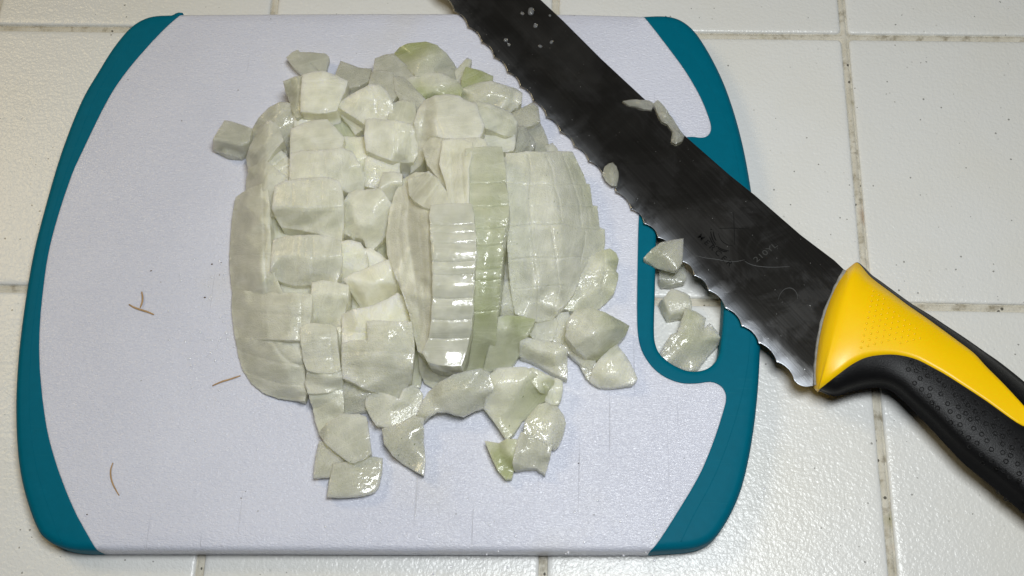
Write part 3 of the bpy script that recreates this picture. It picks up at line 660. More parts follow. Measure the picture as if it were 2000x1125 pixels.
piece(
  [(-6.23,-52.78,19.0),(-4.1,-53.38,19.0),(3.11,-56.02,19.0),(2.43,-60.08,18.0),(0.48,-61.99,12.0),(-1.49,-63.16,11.0),(-7.37,-61.35,11.0),(-11.89,-59.94,11.0),(-9.69,-59.65,18.0),(-8.52,-58.1,19.0)],
  [(-8.26,-60.49,19.5),(-4.09,-61.26,19.5),(0.15,-62.65,19.5),(-6.43,-60.62,15.0),(-3.77,-61.49,14.0)],
  [],
  t=9, tone=0.15, wet=0.55, clear=0.8, ang=10, soft=0.6, name='onion_piece', cat='onion piece', L='small translucent onion dice at the far left, apart from the heap')
piece(
  [(13.96,-47.43,23.0),(16.2,-47.61,23.0),(18.77,-49.3,22.0),(19.19,-53.6,20.0),(18.29,-61.35,17.0),(17.62,-65.88,15.0),(15.68,-65.08,15.0),(14.49,-61.98,18.0),(13.44,-58.02,22.0),(11.54,-55.5,23.0),(8.05,-56.99,19.0),(4.74,-60.44,15.0),(1.71,-60.84,13.0),(0.18,-59.45,12.0),(1.62,-55.04,14.0),(5.82,-50.93,18.0),(9.93,-48.4,21.0)],
  [(14.43,-52.87,25.0),(16.67,-55.42,23.0),(9.36,-54.52,22.0)],
  [],
  t=7, tone=0.25, wet=0.5, ang=60, soft=0.6, name='onion_piece', cat='onion piece', L='arched shiny onion shell at the upper left side of the heap')
piece(
  [(11.75,-56.44,26.0),(13.84,-58.45,27.0),(15.63,-61.52,27.0),(16.8,-64.21,26.0),(14.45,-67.53,26.0),(12.24,-70.67,25.0),(10.25,-73.06,23.0),(7.46,-73.73,20.0),(3.36,-70.7,15.0),(2.46,-65.86,16.0),(4.22,-63.75,19.0),(7.48,-60.16,23.0)],
  [(13.11,-62.96,28.0),(10.73,-66.57,26.0),(8.34,-69.49,22.0)],
  [],
  t=10, tone=0.3, wet=0.35, ang=55, soft=0.6, name='onion_piece', cat='onion piece', L='smooth onion shell nested under the arched shiny shell on the left')
piece(
  [(12.13,-70.12,24.0),(13.69,-67.85,24.0),(14.52,-65.84,23.0),(17.31,-68.31,22.0),(19.59,-71.2,21.0),(20.3,-76.35,20.0),(16.27,-77.35,21.0),(13.73,-75.03,23.0)],
  [(16.19,-71.81,23.5)],
  [([(14.33,-72.18),(17.62,-69.06)],0.5,0.5,22.25),([(16.23,-74.58),(19.74,-71.88)],0.5,0.5,22.25)],
  t=9, tone=0.62, ang=-50, soft=0.6, name='onion_piece', cat='onion piece', L='pale ribbed sliver tucked behind the smooth left shell')
piece(
  [(3.93,-70.4,16.0),(8.63,-71.94,22.0),(12.11,-72.7,25.0),(16.08,-76.06,25.0),(19.77,-78.88,24.0),(21.28,-84.91,23.0),(19.8,-91.34,22.0),(15.63,-91.91,23.0),(12.52,-84.11,25.0),(7.37,-79.99,18.0),(2.53,-77.38,12.0),(2.47,-73.37,13.0)],
  [(13.29,-79.19,27.0),(16.01,-83.46,25.0),(7.8,-76.57,20.0)],
  [([(7.97,-81.36),(10.12,-71.8)],0.45,0.5,20.67),([(9.78,-81.32),(11.51,-72.79)],0.4,0.5,20.67)],
  t=11, tone=0.38, ang=68, soft=0.6, name='onion_piece', cat='onion piece', L='faintly streaked outer onion shell at the left edge above the tall ribbed slab')
piece(
  [(14.66,-38.41,23.0,0.15),(18.12,-37.49,24.0,0.15),(21.82,-37.21,25.0,0.15),(24.11,-45.09,27.0,0.15),(23.82,-53.09,27.0,0.15),(20.97,-54.03,25.0,0.15),(18.79,-49.51,22.0,0.15),(16.16,-42.55,20.0,0.15),(15.04,-40.83,20.0,0.15)],
  [(20.55,-44.51,26.0,0.15)],
  [],
  t=10, tone=0.2, wet=0.4, clear=0.4, ang=85, soft=0.6, name='onion_piece', cat='onion piece', L='slim dark translucent side layer on the left of the topmost block')
piece(
  [(22.3,-38.07,27.0),(25.53,-37.16,27.0),(29.39,-36.89,27.0),(33.6,-38.55,27.0),(37.66,-40.63,27.0),(36.89,-44.47,27.0),(35.84,-47.03,27.0),(34.61,-51.48,26.0),(31.23,-52.37,26.0),(26.83,-52.23,26.0),(23.05,-52.69,27.0),(22.83,-46.79,28.0)],
  [(23.76,-43.17,30.0),(30.4,-42.97,30.5),(37.58,-42.12,28.0),(24.2,-51.16,30.0),(34.21,-51.43,29.0)],
  [([(22.56,-40.96),(29.49,-40.22),(37.33,-41.38)],0.35,0.6,26.83)],
  t=10, tone=0.74, ang=5, soft=0.6, name='onion_piece', cat='onion piece', L='pale topmost onion block with a straight crease near its back edge')
piece(
  [(20.29,-52.78,25.0),(24.28,-50.61,25.0),(30.51,-50.52,25.0),(31.02,-52.01,24.0),(30.89,-54.35,23.0),(26.06,-55.73,22.0),(20.16,-57.29,22.0)],
  [],
  [],
  tone=0.9, ang=10, soft=0.6, name='onion_piece', cat='onion piece', L='bright narrow onion slip under the topmost block')
piece(
  [(19.85,-59.05,25.0),(23.41,-58.12,26.0),(27.51,-57.2,27.0),(31.99,-56.71,27.0),(35.61,-60.58,27.0),(38.19,-63.04,26.0),(37.44,-66.58,25.0),(33.89,-67.1,24.0),(28.49,-67.39,24.0),(24.04,-68.08,24.0),(20.45,-68.35,24.0)],
  [(26.2,-63.04,28.5),(33.31,-62.11,28.5),(36.04,-64.35,27.5),(29.89,-66.82,27.0)],
  [],
  t=10, tone=0.55, ang=10, soft=0.6, name='onion_piece', cat='onion piece', L='flat grey onion cube on the upper left of the heap, below the topmost block')
piece(
  [(33.26,-26.34,18.0),(35.84,-27.64,18.0),(39.39,-29.79,19.0),(41.68,-29.55,18.0),(43.74,-28.65,17.0),(43.38,-34.14,18.0),(40.9,-36.56,19.0),(35.41,-38.17,19.0),(31.95,-35.17,19.0),(32.53,-31.21,19.0)],
  [(38.49,-32.87,20.0)],
  [],
  t=5, tone=0.12, wet=0.9, clear=0.5, ang=30, soft=0.6, name='onion_piece', cat='onion piece', L='small grey wet piece with a forked edge behind the topmost block')
piece(
  [(35.13,-48.97,25.0),(38.77,-46.79,26.0),(42.42,-44.81,27.0),(46.95,-42.62,28.0),(49.71,-42.79,28.0),(51.91,-44.67,27.0),(53.83,-47.61,26.0),(54.7,-52.9,24.0),(51.72,-55.21,25.0),(48.38,-54.43,25.0),(45.24,-56.15,25.0),(42.89,-54.1,25.0),(39.03,-51.65,25.0)],
  [(47.2,-47.25,31.0),(49.52,-48.68,30.0),(50.04,-53.52,27.0),(41.3,-51.34,28.0)],
  [([(46.78,-41.9),(48.84,-47.17),(49.96,-54.49)],0.4,0.7,25.85)],
  t=10, tone=0.74, wet=0.3, ang=70, soft=0.6, name='onion_piece', cat='onion piece', L='fan shaped bright onion wedge right of the topmost block')
piece(
  [(34.82,-49.23,23.0),(38.01,-50.4,25.0),(41.4,-53.71,25.0),(44.52,-55.78,24.0),(43.74,-56.49,22.0),(41.52,-57.66,20.0),(39.36,-54.29,21.0),(36.69,-51.35,22.0)],
  [],
  [],
  t=5, tone=0.62, ang=-50, soft=0.6, name='onion_piece', cat='onion piece', L='narrow pointed onion flap hanging below the fan shaped wedge')
piece(
  [(29.27,-48.6,19.0,0.45),(33.05,-47.26,19.0,0.45),(37.5,-51.62,20.0,0.45),(40.99,-57.88,20.0,0.45),(40.67,-60.23,19.0,0.45),(37.34,-60.08,19.0,0.45),(33.29,-55.95,19.0,0.45),(30.26,-53.26,19.0,0.45)],
  [],
  [],
  tone=0.3, ang=-55, soft=0.6, name='onion_piece', cat='onion piece', L='olive shaded onion layer deep in the gap below the fan shaped wedge')
piece(
  [(36.37,-60.15,22.0,0.1),(41.39,-61.47,23.0,0.1),(45.91,-61.19,23.0,0.1),(46.21,-66.24,21.0,0.1),(44.78,-72.34,19.0,0.1),(43.44,-73.25,18.0,0.1),(41.48,-70.42,21.0,0.1),(39.07,-65.89,22.0,0.1)],
  [(43.56,-63.86,24.0,0.1)],
  [],
  t=12, tone=0.9, ang=80, soft=0.6, name='onion_piece', cat='onion piece', L='pale upright onion strip between the grey cube and the two tone cube')
piece(
  [(46.8,-56.66,28.0),(49.52,-56.82,28.0),(52.45,-57.4,28.0),(56.59,-57.33,28.0),(61.94,-58.3,27.0),(63.44,-59.58,25.0),(64.09,-66.09,22.0),(62.39,-68.28,20.0),(58.93,-69.1,21.0),(55.57,-69.24,23.0),(52.04,-68.43,24.0),(47.19,-66.83,25.0),(46.59,-62.46,27.0)],
  [(48.44,-60.08,30.0),(56.67,-60.15,30.0),(57.33,-69.4,27.0),(61.84,-60.54,28.0),(61.8,-68.11,23.0),(52.42,-68.27,27.0)],
  [([(55.96,-56.02),(57.33,-70.15)],0.35,0.5,25.08),([(61.51,-57.59),(62.53,-70.27)],0.4,0.5,25.08)],
  t=12, tone=0.62, ang=85, soft=0.6, name='onion_piece', cat='onion piece', L='two tone onion cube, bright left face, grey right face, beside the tall back slab')
piece(
  [(54.68,-49.28,26.0,0.12),(58.38,-48.37,27.0,0.12),(62.23,-48.94,27.0,0.12),(62.96,-53.34,26.0,0.12),(63.4,-57.76,24.0,0.12),(61.25,-58.21,24.0,0.12),(56.75,-57.0,25.0,0.12),(53.95,-56.01,25.0,0.12)],
  [(59.5,-52.52,28.0,0.12)],
  [],
  t=12, tone=0.42, ang=85, soft=0.6, name='onion_piece', cat='onion piece', L='olive grey block behind the two tone cube')
piece(
  [(47.16,-67.19,22.0),(49.33,-67.15,22.0),(52.27,-67.72,22.0),(55.44,-69.09,22.0),(57.53,-69.73,21.0),(57.35,-73.13,19.0),(57.37,-75.04,18.0),(53.72,-77.13,18.0),(50.17,-78.0,18.0),(45.74,-76.87,18.0),(46.06,-72.85,20.0)],
  [(48.02,-69.92,24.0),(57.01,-71.65,23.0),(52.64,-76.18,20.0),(47.31,-75.39,21.0)],
  [([(46.23,-74.88),(52.97,-75.77),(57.51,-73.67)],0.3,0.5,20.0)],
  t=10, tone=0.85, wet=0.5, ang=80, soft=0.6, name='onion_piece', cat='onion piece', L='small bright cube below the two tone cube, left of the tall slab')
piece(
  [(45.87,-24.39,17.0),(48.8,-23.68,18.0),(51.98,-22.97,18.0),(54.81,-26.48,19.0),(58.82,-29.96,19.0),(62.62,-32.11,18.0),(57.47,-33.94,18.0),(52.14,-32.06,17.0),(46.69,-31.71,16.0),(45.38,-29.52,16.0)],
  [(53.22,-28.93,20.0)],
  [],
  t=6, tone=0.2, wet=0.75, clear=0.3, ang=30, soft=0.6, name='onion_piece', cat='onion piece', L='grey wedge left of the green skinned piece at the top of the heap')
piece(
  [(45.56,-31.47,19.0),(48.72,-31.63,20.0),(52.13,-32.89,21.0),(54.35,-36.11,22.0),(55.66,-41.48,22.0),(54.23,-44.71,22.0),(51.07,-41.98,22.0),(49.58,-39.42,22.0),(45.08,-38.42,21.0)],
  [(51.45,-37.88,23.0)],
  [],
  t=7, tone=0.22, wet=0.5, clear=0.4, ang=85, soft=0.6, name='onion_piece', cat='onion piece', L='curved grey translucent ring fragment behind the fan shaped wedge')
piece(
  [(53.94,-33.75,20.0),(56.58,-35.01,21.0),(59.11,-37.77,22.0),(62.27,-42.01,23.0),(64.9,-44.34,22.0),(64.24,-47.14,21.0),(62.56,-49.71,21.0),(61.04,-47.37,22.0),(57.52,-45.28,23.0),(55.44,-41.06,22.0)],
  [(59.29,-42.68,24.0)],
  [],
  t=7, tone=0.3, wet=0.7, clear=0.3, ang=-40, soft=0.6, name='onion_piece', cat='onion piece', L='grey curled onion strip ending beside the tall back slab')
piece(
  [(52.02,-19.61,14.0,0.9),(54.3,-18.67,16.0,1),(57.21,-17.73,17.0,1),(63.99,-17.65,18.0,1),(67.81,-19.63,19.0,0.6),(71.25,-21.14,16.0,0.1),(74.29,-24.02,14.0,0.1),(75.88,-26.69,13.0,0.1),(75.18,-32.42,15.0),(72.04,-32.63,18.0),(67.41,-32.25,19.0),(61.63,-31.47,18.0,0.1),(56.69,-25.81,16.0,0.3)],
  [(65.56,-26.35,23.0,0.35),(68.18,-21.2,20.0,0.5),(62.81,-28.8,22.0,0.2),(59.29,-22.87,19.0,0.9),(67.77,-32.01,21.0)],
  [],
  t=6, tone=0.35, wet=0.45, ang=20, tick=1, soft=0.6, name='onion_piece', cat='onion piece', L='green skinned onion wedge at the top of the heap, pale cut face on its right')
piece(
  [(57.27,-34.8,19.0),(63.01,-33.61,21.0),(69.88,-33.07,21.0),(72.62,-33.48,20.0),(75.59,-34.54,19.0,0.2),(77.96,-36.28,17.0,0.5),(77.63,-38.48,16.0,0.9),(73.77,-39.84,16.0,1),(67.62,-40.37,16.0,1),(63.33,-39.1,17.0,0.9),(60.31,-37.17,18.0,0.5)],
  [(63.61,-38.82,20.0,0.6),(68.93,-39.92,20.5,0.4),(75.02,-36.49,20.0,0.1),(68.89,-36.98,22.0)],
  [],
  t=6, tone=0.4, wet=0.3, ang=8, tick=1, soft=0.6, name='onion_piece', cat='onion piece', L='half moon onion piece with a lime green rim just under the green skinned wedge')
piece(
  [(74.87,-27.8,14.0,0.1),(77.89,-23.52,14.0,0.2),(79.32,-21.49,14.0,0.2),(80.49,-22.14,14.0,0.2),(79.79,-26.16,15.0,0.1),(78.56,-31.93,15.0),(77.76,-35.02,15.0),(75.37,-32.42,15.0)],
  [(77.89,-28.62,16.0)],
  [],
  t=3, tone=0.4, clear=0.4, ang=70, soft=0.6, name='onion_piece', cat='onion piece', L='thin pointed onion sliver beside the green skinned wedge')
piece(
  [(79.7,-28.13,18.0,0.9),(82.0,-29.2,18.0,0.9),(84.66,-29.82,18.0,0.9),(88.92,-30.66,16.0,0.7),(88.44,-32.87,16.0,0.5),(86.14,-34.85,17.0,0.6),(82.3,-36.87,17.0,0.8),(78.17,-36.71,17.0,0.7),(78.6,-32.54,18.0,0.8)],
  [(83.43,-33.32,20.0,0.9),(86.65,-32.42,18.0,0.6)],
  [],
  t=5, tone=0.2, wet=0.3, ang=30, soft=0.6, name='onion_piece', cat='onion piece', L='olive green end piece lying above the pale onion tube')
piece(
  [(78.09,-36.52,16.0,0.3),(81.03,-36.43,18.0,0.3),(84.6,-35.71,19.0,0.1),(88.67,-35.0,19.0),(93.69,-36.03,18.0),(97.6,-36.64,17.0),(99.84,-37.5,16.0),(99.54,-40.78,15.0),(95.72,-44.55,14.0),(92.07,-44.52,16.0),(88.74,-43.9,17.0),(84.51,-41.63,16.0),(79.06,-42.39,15.0,0.2),(78.33,-38.94,15.0,0.3)],
  [(82.84,-40.9,20.0),(89.39,-40.55,22.0),(95.26,-41.79,20.0),(96.68,-41.81,18.0)],
  [([(96.48,-36.99),(97.18,-41.31),(94.89,-45.21)],0.4,0.6,16.5)],
  t=6, tone=0.45, wet=0.55, ang=20, soft=0.6, name='onion_piece', cat='onion piece', L='pale onion tube with a sparkling wet end, lying right of the green pieces')
piece(
  [(96.85,-44.96,14.0),(100.37,-43.57,15.0),(104.06,-41.76,16.0),(105.77,-43.24,16.0),(106.63,-48.4,15.0),(103.68,-49.35,14.0),(100.56,-50.68,14.0),(98.28,-48.79,14.0)],
  [(102.0,-47.33,17.0)],
  [],
  t=4, tone=0.15, wet=0.9, clear=0.6, ang=-20, soft=0.6, name='onion_piece', cat='onion piece', L='frosty grey rectangle next to the blade, right of the onion tube')
piece(
  [(100.1,-49.08,12.0),(106.39,-47.13,12.5),(108.34,-50.95,12.5),(109.72,-54.96,12.5),(110.57,-60.34,12.0),(106.35,-60.83,12.0),(102.3,-61.11,12.0),(104.39,-56.45,12.0),(102.43,-52.46,12.0)],
  [(106.56,-54.03,13.0)],
  [],
  t=2.5, tone=0.1, wet=0.3, clear=1, ang=70, soft=0.6, name='onion_piece', cat='onion piece', L='flat clear onion flake on the board beside the frosty rectangle')
piece(
  [(98.39,-54.06,19.0),(100.93,-53.39,19.0),(102.99,-55.71,18.0),(105.03,-57.88,16.0),(104.51,-59.41,15.0),(101.85,-62.58,15.0),(99.54,-63.11,17.0),(97.25,-63.65,19.0),(97.85,-59.03,20.0)],
  [(100.61,-59.56,21.0),(103.45,-59.46,18.0)],
  [],
  tone=0.1, wet=1, clear=0.4, ang=60, soft=0.6, name='onion_piece', cat='onion piece', L='sparkling dark wet chunk against the right side of the back slab')
piece(
  [(108.86,-57.79,13.0),(111.6,-56.48,13.0),(112.92,-58.14,13.0),(113.88,-60.22,13.0),(110.4,-60.9,13.0)],
  [],
  [],
  t=2.5, tone=0.15, clear=0.6, ang=60, soft=0.6, name='onion_piece', cat='onion piece', L='tiny grey slip at the top right corner of the flat slab')
piece(
  [(63.66,-57.04,27.0),(65.05,-53.04,29.0),(67.13,-50.09,30.0),(70.4,-48.99,31.0),(74.31,-48.31,31.0),(78.58,-49.49,32.0),(80.07,-50.71,32.0),(84.62,-52.71,32.0),(86.03,-57.79,34.0),(87.53,-61.22,33.0),(86.86,-63.28,32.0),(86.26,-65.7,32.0),(81.26,-66.36,33.0),(75.47,-66.66,33.0),(71.38,-64.34,32.0),(68.96,-65.72,28.0),(65.09,-70.56,22.0),(62.24,-72.11,18.0),(62.52,-65.96,21.0),(64.25,-61.01,25.0)],
  [(72.17,-55.14,35.0),(82.66,-56.2,35.0),(85.97,-62.52,35.5),(71.37,-60.34,34.5),(74.9,-66.02,35.0),(67.54,-56.7,30.0),(66.92,-63.15,27.0)],
  [([(71.05,-56.67),(73.94,-63.57)],0.5,0.8,29.35),([(67.38,-52.18),(66.5,-58.38),(65.84,-70.57)],0.4,0.8,29.35)],
  t=14, tone=0.52, ang=5, soft=0.6, name='onion_slab', cat='onion slab', L='tall domed onion slab standing at the back centre of the heap')
piece(
  [(82.14,-49.45,29.0,0.1),(85.51,-49.41,28.0,0.1),(89.51,-50.39,28.0,0.1),(93.28,-51.18,27.0,0.1),(96.72,-52.61,26.0,0.1),(98.57,-54.89,25.0,0.1),(98.49,-59.51,23.0,0.1),(95.38,-60.47,26.0,0.1),(92.23,-60.25,28.0,0.1),(88.74,-59.85,30.0,0.1),(87.18,-59.64,31.0,0.1),(85.96,-55.99,31.0,0.1)],
  [(88.68,-55.93,32.0,0.1),(94.82,-57.43,28.5,0.1)],
  [([(82.42,-49.46),(89.17,-51.24),(97.99,-56.89)],0.3,1.0,27.67)],
  t=10, tone=0.42, ang=25, soft=0.6, name='onion_piece', cat='onion piece', L='smooth dark backed layer leaning right off the tall back slab')
piece(
  [(86.7,-57.5,27.0),(89.98,-58.68,27.0),(93.01,-59.48,26.0),(98.17,-60.09,24.0),(98.03,-61.98,23.0),(97.53,-64.3,22.0),(94.9,-65.11,23.0),(91.42,-65.68,25.0),(88.4,-65.07,26.0),(86.24,-63.24,27.0)],
  [(92.23,-62.57,26.0)],
  [],
  t=12, ang=20, soft=0.6, name='onion_piece', cat='onion piece', L='shaded beige underside block below the dark backed layer')
piece(
  [(83.23,-74.0,38.83,0.154),(88.92,-73.79,39.33,0.2),(94.29,-72.49,37.53,0.22),(95.6,-79.69,38.6,0.2765714285714286),(96.17,-85.9,38.75,0.3331428571428572),(95.77,-86.48,38.75,0.3331428571428572),(96.95,-90.64,39.13,0.359),(97.16,-94.65,38.88,0.382),(97.52,-95.2,38.88,0.382),(97.25,-98.81,39.0,0.403),(96.78,-102.29,38.51,0.424),(96.38,-102.85,38.51,0.424),(96.41,-105.44,38.16,0.441),(95.41,-107.94,37.18,0.45799999999999996),(95.77,-108.48,37.18,0.45799999999999996),(95.87,-112.02,36.55,0.481),(95.75,-115.36,35.06,0.505),(95.36,-115.91,35.06,0.505),(95.67,-117.34,34.82,0.518125),(95.04,-118.7,33.97,0.53125),(95.4,-119.24,33.97,0.53125),(95.22,-123.62,32.21,0.569375),(94.83,-127.77,29.37,0.5951612903225806),(94.44,-128.31,29.37,0.5951612903225806),(93.99,-135.61,21.75,0.5475806451612903),(90.87,-142.28,10.9,0.5),(86.27,-143.99,13.0,0.4),(82.0,-143.91,13.0,0.3),(80.21,-143.5,12.2,0.35),(82.99,-136.29,22.95,0.3833064516129032),(85.39,-129.02,30.67,0.4166129032258064),(85.85,-124.31,33.41,0.39856249999999993),(86.19,-119.98,35.27,0.37187499999999996),(86.26,-118.05,36.02,0.36268749999999994),(86.33,-116.66,36.36,0.3535),(86.49,-112.75,37.75,0.33669999999999994),(86.38,-109.27,38.48,0.32059999999999994),(86.29,-106.2,39.36,0.3087),(86.2,-103.66,39.81,0.29679999999999995),(85.9,-99.61,40.2,0.2821),(85.56,-96.08,40.18,0.26739999999999997),(85.16,-91.47,40.33,0.25129999999999997),(84.74,-87.36,40.05,0.23320000000000002)],
  [(86.48,-81.13,40.95,0.22125714285714287),(90.47,-81.06,40.95,0.2765714285714286),(93.39,-80.54,40.1,0.2765714285714286),(87.6,-92.02,41.48,0.2872),(91.67,-91.94,41.48,0.359),(94.67,-91.45,40.63,0.359),(87.18,-87.82,41.0,0.3664571428571429),(91.25,-87.8,41.1,0.43308571428571435),(94.23,-86.86,40.15,0.43308571428571435),(88.32,-100.13,41.35,0.3224),(92.23,-100.06,41.35,0.403),(95.08,-99.58,40.5,0.403),(87.98,-96.51,41.13,0.4202),(92.06,-96.48,41.23,0.49660000000000004),(95.06,-95.58,40.28,0.49660000000000004),(88.71,-106.7,40.51,0.3528),(92.17,-106.63,40.51,0.441),(94.59,-106.18,39.66,0.441),(88.6,-104.07,40.76,0.46640000000000004),(92.35,-104.05,40.86,0.5512),(95.03,-103.18,39.91,0.5512),(88.89,-113.22,38.9,0.38480000000000003),(91.95,-113.16,38.9,0.481),(93.97,-112.74,38.05,0.481),(88.78,-109.66,39.43,0.5038),(91.93,-109.64,39.53,0.5953999999999999),(94.01,-108.8,38.58,0.5953999999999999),(88.66,-118.5,37.17,0.4145),(91.69,-118.43,37.17,0.518125),(93.69,-118.03,36.32,0.518125),(88.72,-117.03,37.31,0.5555000000000001),(91.82,-117.01,37.41,0.6565000000000001),(93.85,-116.19,36.46,0.6565000000000001),(88.25,-124.73,34.56,0.4555),(91.27,-124.67,34.56,0.569375),(93.24,-124.28,33.71,0.569375),(88.57,-120.33,36.22,0.5843750000000001),(91.56,-120.31,36.32,0.690625),(93.48,-119.51,35.38,0.690625),(85.41,-136.57,23.85,0.4380645161290323),(89.14,-136.48,23.85,0.5475806451612903),(91.82,-136.21,23.25,0.5475806451612903),(87.79,-129.34,31.62,0.6546774193548387),(90.89,-129.31,31.72,0.7737096774193548),(92.93,-128.54,30.77,0.7737096774193548)],
  [([(83.86,-84.16),(90.08,-84.24),(96.6,-83.36)],0.3,0.3,33.94),([(84.69,-92.97),(90.9,-93.04),(97.42,-92.16)],0.3,0.3,33.94),([(85.38,-100.87),(91.24,-100.95),(97.39,-100.08)],0.3,0.3,33.94),([(85.67,-107.19),(90.89,-107.27),(96.41,-106.43)],0.3,0.3,33.94),([(85.8,-115.62),(90.93,-115.69),(96.36,-114.86)],0.3,0.3,33.94),([(85.74,-119.42),(90.74,-119.5),(96.04,-118.67)],0.3,0.3,33.94),([(85.33,-130.31),(90.4,-130.37),(95.74,-129.55)],0.3,0.3,33.94)],
  t=24, tone=0.4, wet=0.3, ang=2, sm=1.3, shine=0.4, part=('centre_slab', 'outer_layer'))
piece(
  [(70.08,-66.37,32.0),(75.38,-68.4,35.0),(80.91,-70.03,38.0),(87.02,-70.11,39.0),(88.78,-70.87,39.0),(90.08,-73.2,39.0),(88.94,-74.78,39.0),(83.92,-76.2,40.0),(82.54,-84.36,39.0),(84.32,-95.26,40.0),(80.09,-94.33,38.0),(76.96,-89.58,36.0),(73.84,-81.32,33.0),(69.7,-74.85,30.0),(67.57,-68.89,30.0)],
  [(79.44,-75.16,38.0),(80.89,-85.35,39.0)],
  [([(74.24,-70.85),(77.86,-80.19),(80.13,-90.72)],0.5,0.7,36.47)],
  t=24, tone=0.55, ang=80, soft=0.6, part=('centre_slab', 'back_layer'))
piece(
  [(75.15,-69.18,36.0),(78.21,-69.5,37.0),(81.54,-70.99,39.0),(84.59,-72.29,40.0),(84.52,-76.75,41.0),(83.86,-83.08,42.0),(84.56,-96.39,43.0),(83.46,-97.71,43.0),(80.51,-96.71,42.0),(78.79,-92.55,40.0),(76.76,-84.36,37.0),(74.49,-77.5,35.0)],
  [(80.06,-75.71,39.0),(80.48,-85.89,40.0),(82.4,-94.44,42.0)],
  [([(77.83,-75.1),(79.08,-85.69),(80.53,-94.18)],0.7,0.8,39.58),([(81.66,-76.01),(82.25,-84.68),(83.56,-94.13)],0.5,0.6,39.58)],
  t=10, tone=0.6, ang=85, soft=0.5, part=('centre_slab', 'torn_layer'))
piece(
  [(69.84,-79.88,32.0),(72.75,-83.37,35.0),(76.08,-89.11,38.0),(78.3,-94.38,41.0),(79.22,-96.98,42.5),(76.31,-97.84,43.0),(73.54,-100.91,43.5),(74.4,-110.01,43.5),(75.08,-118.28,42.0),(75.57,-127.21,38.0),(74.91,-135.61,32.5),(73.82,-140.98,28.0),(72.39,-142.4,26.0),(70.08,-140.51,24.0),(68.47,-134.7,25.0),(66.75,-128.33,27.0),(64.21,-121.55,28.0),(61.23,-115.19,28.0),(57.97,-107.37,27.0),(57.14,-100.77,27.0),(57.82,-91.65,28.0),(59.12,-85.41,28.0),(61.39,-80.26,28.0),(65.25,-78.35,29.0)],
  [(64.49,-92.11,33.0),(65.37,-105.3,33.0),(68.1,-117.69,32.0),(70.32,-129.44,30.0),(71.57,-105.25,41.0),(72.52,-120.17,38.0)],
  [([(64.19,-88.1),(64.1,-99.54),(66.66,-112.52),(69.04,-123.38),(71.09,-137.5)],0.5,0.8,32.67),([(68.12,-95.68),(69.74,-110.62),(71.87,-128.68),(72.95,-140.94)],0.5,0.8,32.67),([(61.86,-91.99),(61.46,-103.35),(64.38,-116.23)],0.5,0.8,32.67),([(70.57,-90.87),(71.88,-106.88),(73.64,-125.07),(73.93,-140.92)],0.4,0.6,32.67),([(65.32,-84.21),(73.03,-91.78)],0.3,0.6,32.67)],
  t=26, tone=0.52, ang=88, sm=2.0, soft=0.5, part=('centre_slab', 'cut_face'))
piece(
  [(63.99,-83.0,34.0),(67.54,-82.69,35.0),(70.33,-81.62,36.0),(73.11,-84.96,38.0),(76.67,-90.7,40.0),(79.23,-96.49,43.0),(73.49,-98.08,43.0),(70.2,-95.52,40.0),(66.98,-92.18,37.0),(65.04,-89.29,35.0)],
  [(71.94,-90.78,40.0)],
  [([(67.07,-91.79),(72.21,-84.06)],0.4,0.6,38.1),([(70.24,-93.62),(74.26,-86.9)],0.35,0.5,38.1)],
  t=6, clear=0.2, ang=60, soft=0.6, part=('centre_slab', 'inner_flap'))
